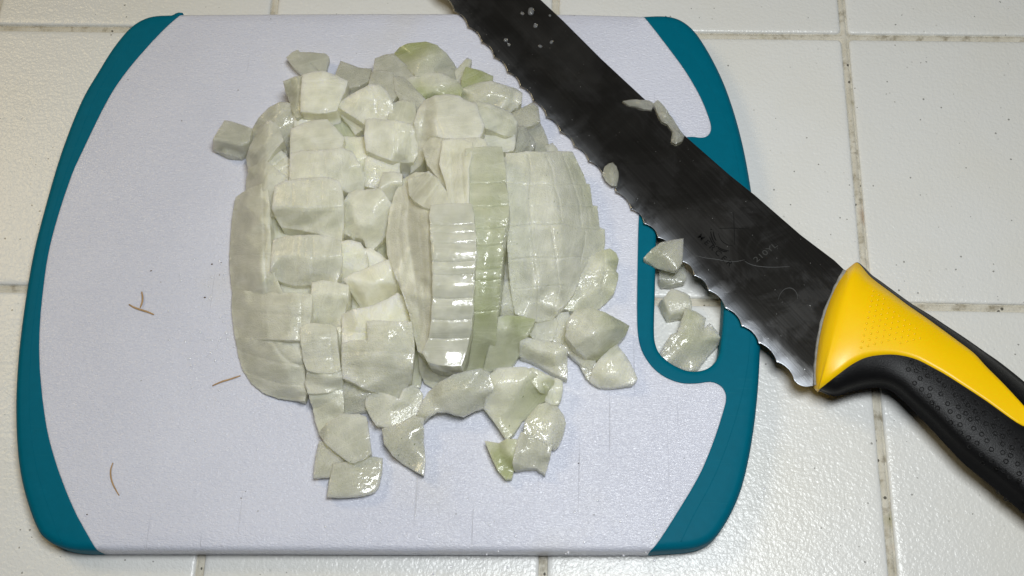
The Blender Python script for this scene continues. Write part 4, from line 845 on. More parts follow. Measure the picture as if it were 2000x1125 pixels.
piece(
  [(73.21,-97.93,43.43),(79.36,-97.51,43.93),(85.66,-97.09,43.33),(86.52,-100.87,44.47),(86.62,-103.9,44.13),(87.09,-105.63,44.72),(87.11,-106.84,44.21),(87.52,-108.94,44.84),(87.34,-110.46,44.25),(87.9,-113.79,44.48),(87.5,-116.49,43.35),(87.56,-118.8,43.35),(87.24,-120.55,42.07),(87.41,-124.32,41.41),(86.96,-127.4,39.05),(87.26,-130.67,38.06),(86.79,-133.37,35.56),(86.73,-136.05,34.36),(85.97,-138.22,31.72),(85.12,-142.22,29.75),(83.56,-145.7,26.2),(80.59,-145.77,26.7),(77.0,-145.68,27.21),(73.7,-144.89,27.72),(72.23,-143.07,29.85),(74.36,-139.03,31.82),(74.82,-136.86,34.43),(75.28,-134.18,35.66),(75.33,-131.49,38.15),(75.7,-128.2,39.15),(75.46,-125.14,41.5),(75.49,-121.36,42.17),(75.22,-119.61,43.42),(75.23,-117.32,43.45),(74.75,-114.62,44.56),(74.61,-111.3,44.35),(74.23,-109.76,44.9),(74.23,-107.68,44.31),(73.9,-106.46,44.77),(73.94,-104.74,44.23),(73.42,-101.7,44.55)],
  [(75.97,-101.44,44.85),(80.02,-101.66,45.07),(84.0,-101.29,44.85),(76.43,-106.14,44.98),(80.53,-106.32,45.13),(84.58,-105.99,44.98),(76.26,-104.84,44.53),(80.34,-104.86,44.73),(84.37,-104.5,44.53),(76.76,-109.46,45.12),(80.91,-109.63,45.29),(85.02,-109.3,45.12),(76.55,-107.78,44.61),(80.67,-107.79,44.81),(84.73,-107.44,44.61),(77.26,-114.35,44.87),(81.37,-114.55,45.1),(85.41,-114.19,44.87),(76.9,-111.39,44.65),(81.09,-111.4,44.85),(85.24,-111.05,44.65),(77.74,-119.32,43.67),(81.44,-119.5,43.86),(85.08,-119.17,43.67),(77.52,-117.41,43.75),(81.42,-117.42,43.95),(85.27,-117.07,43.75),(77.99,-124.88,41.86),(81.5,-125.1,42.13),(84.94,-124.74,41.86),(77.79,-121.45,42.47),(81.36,-121.46,42.67),(84.88,-121.12,42.47),(77.9,-131.21,38.49),(81.37,-131.42,38.74),(84.78,-131.07,38.49),(78.04,-128.28,39.45),(81.48,-128.28,39.65),(84.86,-127.96,39.45),(77.46,-136.57,34.74),(80.88,-136.76,34.97),(84.24,-136.42,34.74),(77.63,-134.24,35.95),(81.12,-134.24,36.16),(84.56,-133.92,35.95),(75.29,-142.79,30.25),(79.0,-142.99,30.55),(82.63,-142.63,30.25),(76.79,-139.09,32.12),(80.22,-139.09,32.32),(83.6,-138.76,32.12)],
  [([(73.01,-102.29),(79.82,-102.53),(86.58,-101.85)],0.189,0.34,39.5),([(73.3,-105.24),(80.14,-105.47),(86.94,-104.79)],0.21,0.34,39.5),([(73.66,-108.89),(80.57,-109.12),(87.43,-108.44)],0.168,0.34,39.5),([(74.4,-115.4),(80.99,-115.63),(87.53,-114.96)],0.42,0.34,39.5),([(74.83,-120.05),(81.06,-120.28),(87.24,-119.62)],0.21,0.34,39.5),([(75.43,-128.18),(81.47,-128.4),(87.46,-127.75)],0.42,0.34,39.5),([(75.41,-135.49),(81.45,-135.7),(87.43,-135.05)],0.252,0.34,39.5),([(75.0,-141.68),(80.93,-141.88),(86.8,-141.24)],0.336,0.34,39.5)],
  t=14, tone=0.3, wet=0.0, ang=3, rag=0.5, sm=1.3, shine=1, part=('centre_slab', 'ribbed_layer'))
piece(
  [(69.39,-139.29,18.0),(71.69,-140.3,20.0),(74.96,-142.88,21.0),(79.18,-143.32,21.0),(81.61,-142.92,20.0),(81.93,-143.65,17.0),(80.94,-145.16,14.0),(76.96,-146.92,12.0),(76.44,-148.39,11.0),(73.56,-148.81,11.0),(70.96,-147.43,11.5),(69.64,-144.17,14.0)],
  [(73.89,-145.09,17.0),(77.34,-144.81,18.0)],
  [([(70.35,-147.1),(73.97,-148.25),(76.87,-148.72)],0.35,0.5,15.88)],
  tone=0.6, ang=0, soft=0.6, part=('centre_slab', 'base_layer'))
piece(
  [(95.05,-129.1,25.0,0.2),(97.22,-128.69,25.0,0.7),(99.7,-128.25,24.0,0.8),(103.01,-127.76,22.0,0.8),(106.83,-126.86,18.0,0.7),(105.51,-129.07,17.0,0.6),(104.19,-131.64,16.0,0.5),(102.72,-135.86,13.0,0.4),(99.43,-141.38,11.5,0.3),(94.69,-142.38,12.0,0.3),(90.29,-143.38,12.0,0.3),(92.26,-138.77,18.0,0.3),(94.16,-134.28,23.0,0.2)],
  [(98.19,-132.26,25.0,0.3),(97.32,-137.22,19.0,0.4),(101.4,-132.1,20.0,0.7)],
  [],
  tone=0.45, ang=15, tick=1, soft=0.6, name='onion_piece', cat='onion piece', L='olive green onion shell piece at the lower right of the tall centre slab')
piece(
  [(95.28,-114.89,18.0),(97.38,-113.82,20.0),(98.77,-114.16,20.0),(99.98,-119.34,20.0),(100.77,-124.43,18.0),(99.38,-125.52,16.0),(96.8,-125.58,16.0),(94.59,-125.28,17.0)],
  [(97.66,-120.72,21.0)],
  [],
  wet=0.5, ang=40, soft=0.6, name='onion_piece', cat='onion piece', L='shadowed beige chunk wedged between the centre slab and the flat right slab')
piece(
  [(91.72,-64.91,20.0),(96.19,-66.11,23.0),(98.25,-85.95,22.0),(99.66,-98.58,20.0),(100.33,-109.57,19.0),(100.16,-115.91,18.0),(94.8,-116.02,18.0),(93.26,-107.38,18.0),(93.08,-92.42,19.0)],
  [],
  [],
  t=10, tone=0.4, ang=85, soft=0.6, name='onion_piece', cat='onion piece', L='narrow beige slip deep in the gap right of the centre slab')
piece(
  [(96.56,-70.41,30.0),(99.73,-70.76,30.0),(103.03,-69.82,29.5),(108.45,-69.1,28.0),(113.73,-67.13,25.0),(118.38,-64.82,21.0,0.15),(119.51,-66.62,19.5,0.3),(121.38,-69.85,18.0,0.3),(123.04,-73.88,18.0,0.3),(123.23,-75.49,18.0,0.3),(124.5,-75.41,17.5,0.3),(125.08,-78.95,17.0,0.3),(125.64,-83.33,17.0,0.25),(127.24,-83.5,17.0,0.25),(127.83,-87.36,16.0,0.2),(128.21,-91.28,16.0,0.2),(130.0,-91.6,15.5,0.2),(130.21,-95.66,15.0,0.2),(129.87,-99.55,15.0,0.15),(127.55,-101.2,16.0),(124.91,-103.24,17.0),(122.83,-107.16,18.0),(121.14,-111.54,18.0),(119.82,-116.24,18.0),(117.47,-120.01,18.0),(114.76,-122.48,18.5),(113.11,-125.24,17.0),(108.01,-126.82,17.0),(104.24,-125.48,19.0),(101.19,-125.2,20.0),(99.86,-119.24,22.0),(99.05,-113.62,24.0),(98.12,-103.76,27.0),(97.32,-93.33,29.0),(96.38,-80.3,30.0)],
  [(101.77,-79.05,31.5),(103.93,-94.44,31.5),(105.98,-108.47,29.5),(107.87,-117.97,26.0),(111.32,-80.04,30.0),(114.2,-94.92,29.0),(116.13,-106.92,26.5),(114.63,-116.37,22.5),(117.79,-76.75,24.0,0.05),(120.76,-88.0,23.0,0.05),(122.62,-97.15,22.0,0.05),(106.25,-122.06,22.5)],
  [([(96.11,-76.59),(104.16,-77.45),(108.59,-76.77),(114.3,-77.07),(119.26,-76.38),(124.42,-77.09)],0.28,0.34,20.33),([(104.21,-85.79),(109.67,-85.1),(115.15,-85.39),(121.67,-85.08),(126.96,-85.37)],0.22,0.3,20.33),([(97.22,-93.56),(105.44,-92.43),(110.01,-92.73),(115.96,-92.04),(122.11,-93.67),(128.57,-93.93)],0.5,0.4,20.33),([(98.33,-105.83),(106.11,-104.73),(113.58,-105.15),(119.62,-104.08),(125.16,-104.73)],0.36,0.36,20.33),([(99.56,-116.89),(107.42,-115.61),(114.96,-114.89),(120.11,-115.72)],0.22,0.3,20.33),([(103.11,-65.32),(104.16,-71.0),(104.15,-77.05)],0.3,0.36,20.33),([(104.16,-77.65),(103.78,-83.03),(104.93,-92.83)],0.42,0.5,20.33),([(104.95,-93.61),(105.65,-100.54),(106.55,-108.13),(107.81,-117.46),(107.71,-127.01)],0.3,0.36,20.33),([(109.23,-65.01),(111.68,-70.87),(112.69,-76.9)],0.28,0.34,20.33),([(112.71,-77.7),(114.4,-82.84),(115.61,-91.85)],0.24,0.3,20.33),([(111.77,-93.09),(112.77,-99.44),(113.75,-105.14),(114.97,-115.45)],0.3,0.34,20.33),([(115.16,-64.7),(117.4,-70.77),(119.09,-76.38)],0.3,0.36,20.33),([(119.27,-77.18),(121.3,-83.7),(122.28,-93.28)],0.3,0.34,20.33),([(123.51,-94.41),(123.22,-100.19),(121.73,-107.07)],0.26,0.3,20.33),([(114.98,-115.82),(113.12,-126.17)],0.2,0.3,20.33),([(124.31,-85.42),(125.08,-93.61)],0.2,0.3,20.33),([(122.12,-77.13),(123.25,-85.05)],0.2,0.3,20.33)],
  t=16, wet=0.35, ang=82, rag=1.3, sm=1.3, tick=0.8, part=('right_slab', 'main_piece'))
piece(
  [(124.94,-103.18,16.0),(127.55,-101.4,16.0,0.1),(130.0,-100.19,16.0,0.3),(131.93,-99.58,16.0,0.5),(133.73,-100.24,15.0,0.6),(134.83,-102.09,14.0,0.6),(134.51,-104.56,13.5,0.5),(133.78,-106.71,14.0,0.4),(135.06,-107.21,13.0,0.5),(134.55,-109.87,12.5,0.4),(133.7,-113.09,12.0,0.3),(131.81,-116.33,11.5,0.3),(128.69,-119.4,11.5,0.2),(124.34,-121.01,12.0,0.2),(119.98,-120.93,13.0,0.2),(116.5,-120.66,14.0,0.2),(114.77,-121.46,15.0,0.1),(117.49,-119.39,16.0,0.1),(120.18,-115.06,16.5),(122.19,-110.14,17.0)],
  [(127.52,-108.58,18.0),(123.31,-117.42,16.5),(129.76,-104.74,18.0,0.2),(129.35,-113.34,16.0,0.1)],
  [([(129.9,-99.78),(130.62,-106.87),(128.91,-115.43)],0.4,0.6,14.22),([(133.77,-107.19),(130.27,-107.45),(125.03,-107.94)],0.35,0.5,14.22)],
  t=6, tone=0.52, wet=0.4, ang=60, tick=1, soft=0.6, part=('right_slab', 'end_lobe'))
piece(
  [(104.53,-125.41,16.0),(107.99,-126.07,16.0),(113.09,-124.12,16.0),(114.52,-126.65,15.0),(113.21,-129.6,14.0),(112.74,-131.8,13.0),(110.71,-133.13,13.0),(107.42,-131.92,13.0),(105.31,-129.78,14.0)],
  [(109.43,-128.98,17.0)],
  [],
  t=4, tone=0.35, clear=0.3, ang=80, soft=0.6, name='onion_piece', cat='onion piece', L='small grey translucent tongue below the flat right slab')
piece(
  [(102.72,-133.85,16.0),(104.79,-133.45,18.0),(109.07,-134.8,19.0),(111.61,-134.93,19.0),(112.8,-135.44,19.0),(114.31,-135.22,19.0),(117.55,-136.4,18.0),(117.8,-138.93,15.0),(118.11,-144.89,11.5),(114.33,-143.36,12.0),(110.02,-140.94,12.0),(105.71,-138.87,13.0),(102.27,-137.86,13.0)],
  [(114.21,-138.98,20.0),(108.3,-137.87,19.0),(114.8,-141.86,15.0)],
  [],
  t=5, tone=0.55, wet=0.6, ang=20, soft=0.6, name='onion_piece', cat='onion piece', L='frosted wedge shaped piece right below the flat slab, pointing to lower right')
piece(
  [(113.18,-128.14,15.0),(115.14,-123.33,16.0),(117.88,-123.3,17.0),(120.05,-131.11,16.0),(124.39,-137.34,15.0),(127.32,-139.26,14.0),(126.22,-141.65,12.0),(123.65,-140.8,12.5),(120.2,-137.81,13.0),(116.38,-134.45,13.5),(112.57,-132.17,14.0)],
  [],
  [],
  t=4, tone=0.55, wet=0.6, ang=50, soft=0.6, name='onion_piece', cat='onion piece', L='pale layer lying under the big right hand dice')
piece(
  [(117.98,-132.26,19.0),(118.56,-129.23,22.0),(119.53,-127.07,23.0),(121.17,-125.44,24.0,0.2),(123.18,-125.39,24.0,0.3),(125.23,-124.41,23.0,0.3),(130.03,-125.34,21.0,0.4),(135.32,-126.22,17.0,0.5),(138.57,-126.66,14.0,0.5),(137.59,-129.05,13.0,0.4),(134.38,-132.78,12.0,0.5),(131.84,-135.57,11.5,0.6),(129.11,-138.17,11.5,0.7),(127.01,-138.56,13.0,0.5),(123.52,-137.71,16.0,0.1),(120.4,-134.9,18.0)],
  [(121.49,-126.92,25.5),(126.85,-126.97,25.0,0.1),(134.2,-129.61,22.0,0.3),(128.18,-137.95,18.0,0.2),(119.98,-134.23,22.0),(126.54,-133.6,25.5),(131.78,-133.23,20.0,0.3)],
  [],
  t=12, wet=0.8, ang=40, tick=1, soft=0.6, name='onion_piece', cat='onion piece', L='big dice with a shiny wet top and greenish right side, right of the heap')
piece(
  [(133.3,-133.89,13.0),(134.33,-132.96,13.0),(136.14,-136.0,14.0),(138.5,-139.18,14.0),(139.91,-141.67,13.0),(141.31,-144.51,12.0),(139.98,-145.8,11.5),(136.26,-146.43,11.5),(132.2,-147.59,11.5),(128.81,-147.31,11.5),(125.75,-145.61,11.5),(126.7,-142.51,13.0),(129.02,-138.86,14.0)],
  [(132.72,-139.63,18.0),(134.44,-144.21,17.0),(130.3,-145.21,16.0),(137.44,-144.54,14.5)],
  [],
  t=4, tone=0.62, wet=0.35, ang=60, soft=0.6, name='onion_piece', cat='onion piece', L='chalky white chunk nearest the lower right corner of the heap')
piece(
  [(121.2,-136.7,13.0),(124.96,-138.6,13.5),(127.32,-139.44,14.0),(128.38,-140.5,13.0),(126.74,-144.14,12.0),(126.27,-145.95,11.5),(124.71,-144.55,12.0),(122.62,-140.64,12.5)],
  [],
  [],
  t=2, tone=0.3, wet=0.5, clear=0.8, ang=70, soft=0.6, name='onion_piece', cat='onion piece', L='clear thin flap between the chalky white chunk and the big dice')
piece(
  [(68.71,-161.1,11.0),(69.74,-158.17,13.0),(71.11,-155.25,15.0),(73.48,-152.32,17.0),(76.88,-150.08,19.0),(81.61,-148.0,21.0),(86.13,-147.01,22.0),(89.92,-146.22,22.0),(92.57,-147.05,21.0),(94.05,-148.63,19.0),(93.54,-150.79,17.0),(92.19,-154.09,14.0),(91.04,-155.91,13.0),(87.78,-157.16,14.0),(84.59,-159.27,15.0),(82.15,-159.11,16.0),(78.74,-157.98,16.0),(75.3,-157.94,15.0),(72.5,-159.15,13.0),(70.42,-161.4,11.0)],
  [(78.13,-154.52,21.0),(85.68,-152.36,24.0),(74.51,-155.61,17.0),(88.05,-153.93,21.0)],
  [([(73.2,-154.52),(78.42,-151.78),(85.79,-147.55)],0.3,1.0,16.2)],
  t=2.2, tone=0.4, wet=0.75, ang=25, soft=0.6, name='onion_piece', cat='onion piece', L='large curled wet onion shell arching over the board below the centre slab')
piece(
  [(93.31,-146.89,19.0,0.1),(95.63,-145.24,20.0),(100.13,-144.78,20.0),(104.47,-144.68,20.0),(106.83,-145.87,19.0,0.1),(109.54,-147.59,18.0,0.4),(111.91,-149.51,16.0,0.5),(110.98,-152.98,13.0,0.6),(108.65,-154.48,12.0,0.5),(106.21,-157.88,11.5,0.4),(103.73,-159.51,11.5,0.4),(100.99,-163.59,11.0,0.3),(98.9,-166.06,11.0,0.3),(96.82,-163.12,12.0,0.2),(94.03,-159.32,13.0,0.1),(91.21,-156.08,13.0,0.05)],
  [(103.95,-148.34,22.0,0.05),(100.41,-155.85,17.0,0.2),(96.31,-159.68,15.0,0.1),(95.38,-149.75,22.0),(106.11,-150.27,19.0,0.5)],
  [([(105.77,-145.98),(101.17,-155.22),(98.06,-162.22)],0.25,0.6,15.0)],
  t=6, tone=0.56, wet=0.3, ang=55, tick=1, soft=0.6, name='onion_piece', cat='onion piece', L='long pale block with a green slope, right of the curled shell')
piece(
  [(104.17,-145.2,21.0,0.3),(106.83,-145.14,21.0,0.3),(110.17,-145.97,19.0,0.3),(113.7,-146.66,16.0,0.4),(113.4,-148.28,15.0,0.5),(111.44,-151.17,14.0,0.5),(109.95,-151.1,17.0,0.5),(107.58,-149.01,19.0,0.4)],
  [(108.89,-147.91,20.0,0.15)],
  [],
  t=5, tone=0.6, ang=-40, tick=1, soft=0.6, name='onion_piece', cat='onion piece', L='folded yellow green strip behind the long pale block')
piece(
  [(113.19,-145.98,15.0,0.1),(114.88,-146.63,16.0,0.2),(116.41,-147.15,15.0,0.3),(116.45,-149.29,14.0,0.3),(116.17,-151.62,13.0,0.3),(115.21,-153.82,11.5,0.3),(113.01,-153.52,11.5,0.2),(111.14,-152.84,12.0,0.2),(111.77,-150.46,14.0,0.1)],
  [(114.09,-149.43,17.0),(113.98,-152.3,15.0)],
  [([(113.54,-146.56),(113.34,-153.62)],0.4,0.5,13.56)],
  t=4, tone=0.9, ang=75, tick=1, soft=0.6, name='onion_piece', cat='onion piece', L='tiny bright ribbed end piece at the right of the folded strip')
piece(
  [(105.18,-161.01,15.0,0.2),(107.12,-158.5,16.0,0.3),(109.22,-155.86,16.0,0.3),(111.37,-155.11,16.0,0.2),(115.06,-155.63,14.0),(117.28,-158.23,13.0),(117.82,-160.81,13.0),(117.22,-163.99,12.0),(115.63,-168.0,11.5),(114.64,-168.71,11.5),(113.3,-168.12,13.0),(110.63,-167.03,15.0),(107.64,-165.68,16.0),(104.78,-164.62,15.0,0.1)],
  [(110.5,-160.51,19.0,0.1),(113.5,-162.14,19.0),(113.08,-165.82,17.0)],
  [],
  t=6, tone=0.7, wet=1, ang=45, tick=1, soft=0.6, name='onion_piece', cat='onion piece', L='rounded onion end with a white puckered disc, lower right of the heap')
piece(
  [(103.99,-165.09,16.0),(106.31,-164.8,17.0),(108.32,-165.94,17.0),(110.63,-166.79,16.0),(113.47,-168.21,14.0),(112.87,-171.26,12.0),(112.42,-173.56,11.0),(111.51,-177.12,11.0),(110.16,-175.93,11.5),(108.82,-175.08,12.0),(105.02,-175.22,11.5),(101.75,-176.32,11.5),(101.43,-174.6,14.0),(102.21,-171.73,16.0),(102.92,-167.83,16.0)],
  [(105.83,-170.49,18.0),(109.9,-170.7,16.0),(108.31,-173.0,15.0)],
  [],
  t=6, tone=0.3, wet=0.4, clear=0.3, ang=80, tick=1.5, soft=0.6, name='onion_piece', cat='onion piece', L='grey cube with dark green ticks in the lowest right group')
piece(
  [(91.95,-166.85,12.0,0.4),(94.03,-167.75,13.0,0.5),(96.59,-168.3,14.0,0.5),(99.44,-167.41,16.0,0.5),(102.41,-167.51,16.0,0.4),(102.48,-170.62,15.0,0.5),(101.9,-173.74,14.0,0.8),(101.28,-176.62,12.0,0.8),(100.66,-178.74,11.0,0.8),(99.01,-178.95,11.0,0.8),(96.25,-175.83,11.0,0.8),(93.76,-170.94,11.5,0.6)],
  [(100.09,-171.21,17.0,0.4),(97.56,-172.17,14.0,0.9)],
  [],
  t=4, tone=0.45, ang=60, tick=1, soft=0.6, name='onion_piece', cat='onion piece', L='pointed lime green piece at the lowest right of the heap')
piece(
  [(58.5,-164.29,14.0,0.1),(61.27,-163.81,15.0),(64.85,-162.98,16.0),(67.23,-161.2,16.0),(70.16,-161.53,15.0),(71.36,-163.62,14.0),(71.69,-167.8,13.0),(72.47,-173.99,12.0),(72.16,-178.47,11.0),(70.24,-177.18,11.0),(66.0,-175.21,11.5),(62.18,-172.21,12.0),(59.38,-168.79,13.0,0.1)],
  [(67.85,-167.23,18.0),(70.29,-171.44,15.0),(64.49,-169.82,16.0)],
  [],
  t=4, tone=0.3, wet=1, ang=60, tick=1, soft=0.6, name='onion_piece', cat='onion piece', L='triangular sparkling piece with its point downward, alone below the curled shell')
piece(
  [(66.92,-161.55,16.0),(68.52,-160.48,16.0),(71.62,-160.8,15.0),(71.31,-163.91,15.0),(69.42,-165.67,15.0),(67.46,-164.63,16.0)],
  [],
  [],
  t=1.5, tone=0.2, clear=0.6, ang=70, soft=0.6, name='onion_piece', cat='onion piece', L='little clear slip joining the triangular piece and the curled shell')
piece(
  [(52.89,-153.55,16.0),(56.02,-153.4,18.0),(60.1,-154.67,19.0),(63.87,-155.96,19.0),(65.17,-152.14,18.0),(67.5,-150.04,16.0),(69.37,-150.76,14.0),(70.55,-152.18,13.0),(69.82,-155.77,12.0),(67.69,-160.22,11.5),(65.98,-162.53,11.5),(61.02,-163.14,12.0),(55.97,-162.37,12.5),(53.57,-158.91,13.0),(52.3,-156.4,15.0)],
  [(60.66,-158.25,16.0),(66.78,-156.05,15.0)],
  [],
  t=3, tone=0.42, wet=0.25, ang=40, soft=0.6, name='onion_piece', cat='onion piece', L='lobed grey flake, lower middle, under the wavy grey slab')
piece(
  [(43.27,-148.13,16.0),(45.43,-147.7,17.0),(48.23,-148.7,17.0),(51.59,-150.06,16.0),(53.37,-152.87,15.0),(52.95,-157.53,13.0),(50.54,-157.96,12.5),(47.95,-158.4,12.0),(45.48,-159.34,12.0),(44.32,-157.74,13.0),(44.23,-153.09,15.0)],
  [(48.5,-153.93,18.0)],
  [],
  t=4, tone=0.3, wet=1, ang=60, soft=0.6, name='onion_piece', cat='onion piece', L='sparkling wet scrap between the column of ribs and the lobed grey flake')
piece(
  [(37.25,-165.63,12.0),(40.23,-163.01,14.0),(42.79,-161.51,15.0),(45.04,-160.36,16.0),(47.92,-160.64,16.0),(50.23,-159.94,15.0),(52.5,-160.63,14.0),(53.31,-164.42,14.0),(54.79,-172.15,13.0),(53.07,-173.55,13.0),(49.55,-175.34,13.0),(47.04,-174.34,13.5),(44.09,-172.18,14.0),(40.31,-169.27,13.0)],
  [(47.83,-167.45,17.0)],
  [],
  t=4, tone=0.32, wet=0.45, ang=30, tick=1, soft=0.6, name='onion_piece', cat='onion piece', L='flat grey piece below the ribbed column, overlapping the wet scrap')
piece(
  [(37.79,-168.52,12.5),(40.77,-169.74,13.5),(45.76,-173.02,13.5),(46.78,-174.22,13.0),(44.84,-175.84,12.5),(42.98,-179.78,11.2),(39.98,-179.86,11.2),(36.81,-180.23,11.0),(36.84,-176.13,11.5),(37.35,-171.82,12.0)],
  [(41.3,-174.45,14.0)],
  [],
  t=2.5, tone=0.4, wet=1, ang=60, tick=1, soft=0.6, name='onion_piece', cat='onion piece', L='shiny wet corner piece under the flat grey piece at the bottom')
piece(
  [(43.11,-176.01,13.0),(46.0,-175.72,13.5),(49.72,-175.59,14.0),(53.25,-173.98,14.0),(56.06,-173.48,13.0),(58.61,-173.66,12.0),(58.65,-177.26,11.5),(57.83,-182.54,11.0),(56.63,-184.24,11.0),(53.4,-185.32,11.0),(50.13,-185.74,11.0),(45.86,-186.19,11.0),(41.89,-186.29,11.0),(42.28,-181.5,12.0)],
  [(50.21,-179.51,15.0),(54.1,-178.33,14.0)],
  [],
  t=3, tone=0.38, wet=0.85, clear=0.3, ang=15, r=0.8, tick=1, soft=0.6, name='onion_piece', cat='onion piece', L='lowest onion piece of all, shiny grey green square at the bottom of the board')
piece(
  [(-0.55,-80.4,13.0),(2.21,-80.47,16.0),(6.13,-80.84,20.0),(11.4,-81.03,24.0),(13.07,-82.71,25.0),(14.88,-90.01,27.0),(16.6,-100.12,28.0),(17.88,-109.33,27.5),(19.66,-116.33,26.5),(22.41,-121.14,24.0),(16.9,-120.62,22.0),(10.56,-118.92,18.0),(2.6,-116.42,12.0),(0.57,-108.35,11.5),(-0.35,-102.51,11.5),(-0.93,-93.6,11.5),(-1.1,-86.82,12.0)],
  [(11.67,-85.63,26.0),(13.72,-96.34,28.0),(15.26,-109.61,28.0),(16.26,-118.25,26.5),(5.68,-87.16,21.0),(6.75,-98.92,21.0),(7.73,-111.89,20.0)],
  [([(0.86,-89.22),(5.44,-88.34),(12.69,-87.21)],0.35,0.5,19.38),([(2.21,-105.61),(7.51,-105.51),(15.62,-105.15)],0.3,0.5,19.38),([(10.53,-79.43),(11.95,-90.2),(14.09,-105.76),(16.44,-118.62)],0.5,0.6,19.38)],
  t=14, tone=0.42, wet=0.25, ang=3, soft=0.6, part=('left_slab', 'upper_layer'))
piece(
  [(11.56,-81.3,23.0),(13.73,-80.91,20.0),(17.06,-85.44,18.0),(19.82,-92.85,17.0),(25.15,-94.25,16.0),(25.56,-98.17,16.0),(20.82,-104.11,16.0),(19.92,-110.34,17.0),(21.07,-118.88,18.0),(18.37,-120.18,21.0),(16.86,-108.23,25.0),(14.69,-93.41,26.0)],
  [(16.98,-95.83,19.0),(17.95,-109.34,19.0)],
  [([(13.84,-86.21),(16.1,-99.94),(18.51,-115.2)],0.4,0.6,19.42),([(16.44,-90.14),(19.04,-105.68)],0.4,0.6,19.42)],
  t=9, tone=0.55, ang=88, soft=0.6, part=('left_slab', 'inner_lining'))
piece(
  [(2.65,-116.8,12.0),(7.33,-117.97,16.0),(12.87,-119.69,20.0),(20.06,-121.75,24.0),(27.44,-122.6,26.0),(32.51,-122.26,25.0),(32.77,-128.28,25.0),(32.52,-133.51,24.5),(30.88,-136.94,23.0),(26.01,-137.06,24.0),(19.28,-135.92,21.0),(11.96,-134.61,16.0),(5.45,-133.1,11.5),(4.02,-127.36,11.5),(2.79,-121.73,11.5)],
  [(17.32,-126.4,24.0),(17.92,-133.08,22.5),(27.34,-125.96,28.0),(27.93,-134.37,26.5),(10.45,-124.35,18.5),(31.06,-125.88,28.0),(31.08,-133.22,26.0)],
  [([(15.35,-119.77),(16.29,-126.44),(17.68,-135.55)],0.3,0.5,19.4),([(28.47,-120.24),(28.92,-128.0),(29.33,-135.29)],0.35,0.6,19.4),([(5.57,-125.37),(10.84,-125.81),(16.16,-126.81),(29.19,-127.26)],0.22,0.5,19.4)],
  t=14, tone=0.42, wet=0.3, ang=3, soft=0.6, part=('left_slab', 'middle_layer'))
piece(
  [(5.64,-133.28,11.5),(11.14,-134.99,16.0),(16.25,-135.8,19.0),(22.1,-136.23,22.0),(27.48,-136.84,23.0),(30.27,-136.95,22.5),(30.77,-143.01,21.0),(31.65,-149.06,18.0),(32.02,-153.38,15.0),(31.43,-154.71,13.0),(26.99,-154.35,11.5),(22.53,-153.77,11.0),(17.16,-151.94,11.0),(12.8,-148.64,11.0),(9.29,-144.02,11.0),(7.06,-138.6,11.0)],
  [(21.66,-140.01,22.0),(26.29,-146.49,20.5),(27.8,-151.47,17.0),(18.62,-145.48,17.0),(14.44,-140.01,16.5),(29.59,-141.79,22.5)],
  [([(8.17,-138.7),(14.29,-140.73),(21.41,-142.74),(29.72,-143.27)],0.35,0.6,15.47),([(11.11,-145.85),(16.88,-148.22),(23.94,-150.18),(31.64,-150.36)],0.35,0.5,15.47),([(18.97,-134.81),(22.43,-139.46),(25.64,-142.1),(29.22,-143.46)],0.5,0.7,15.47)],
  t=12, tone=0.32, ang=8, soft=0.6, part=('left_slab', 'lower_layer'))
piece(
  [(21.4,-116.52,20.0),(26.6,-115.89,21.0),(31.46,-115.79,21.0),(31.28,-119.46,19.0),(31.15,-121.85,18.0),(26.24,-121.58,18.0),(21.34,-119.48,19.0)],
  [],
  [],
  tone=0.58, ang=0, soft=0.6, name='onion_piece', cat='onion piece', L='low beige block in the gap at the right of the left slab top')
piece(
  [(17.99,-93.11,15.0),(23.28,-93.49,16.0),(30.57,-94.54,16.0),(38.7,-97.13,16.0),(38.16,-99.1,16.0),(27.22,-98.85,15.0),(19.3,-98.61,15.0)],
  [],
  [],
  t=5, ang=0, soft=0.6, name='onion_piece', cat='onion piece', L='dim beige block seen through the gap beside the left slab')
piece(
  [(20.73,-69.1,25.0),(24.52,-68.99,26.0),(30.13,-69.25,27.0),(35.46,-68.76,27.0),(38.4,-67.33,26.0),(41.58,-68.55,25.0),(44.11,-72.28,23.0),(45.96,-76.43,21.0),(45.43,-80.22,19.0),(42.8,-81.7,21.0),(39.19,-82.05,25.0),(37.18,-79.63,26.0),(30.27,-79.88,27.0),(21.74,-80.1,26.0)],
  [(34.33,-73.04,28.5),(41.04,-73.89,25.5),(27.38,-74.76,28.5)],
  [([(31.73,-68.07),(33.05,-78.15)],0.25,0.6,24.57),([(26.89,-68.35),(27.56,-78.64)],0.2,0.6,24.57)],
  t=11, tone=0.6, wet=0.25, ang=85, soft=0.6, name='onion_piece', cat='onion piece', L='wide pale block behind the big central cube, with a rounded right shoulder')
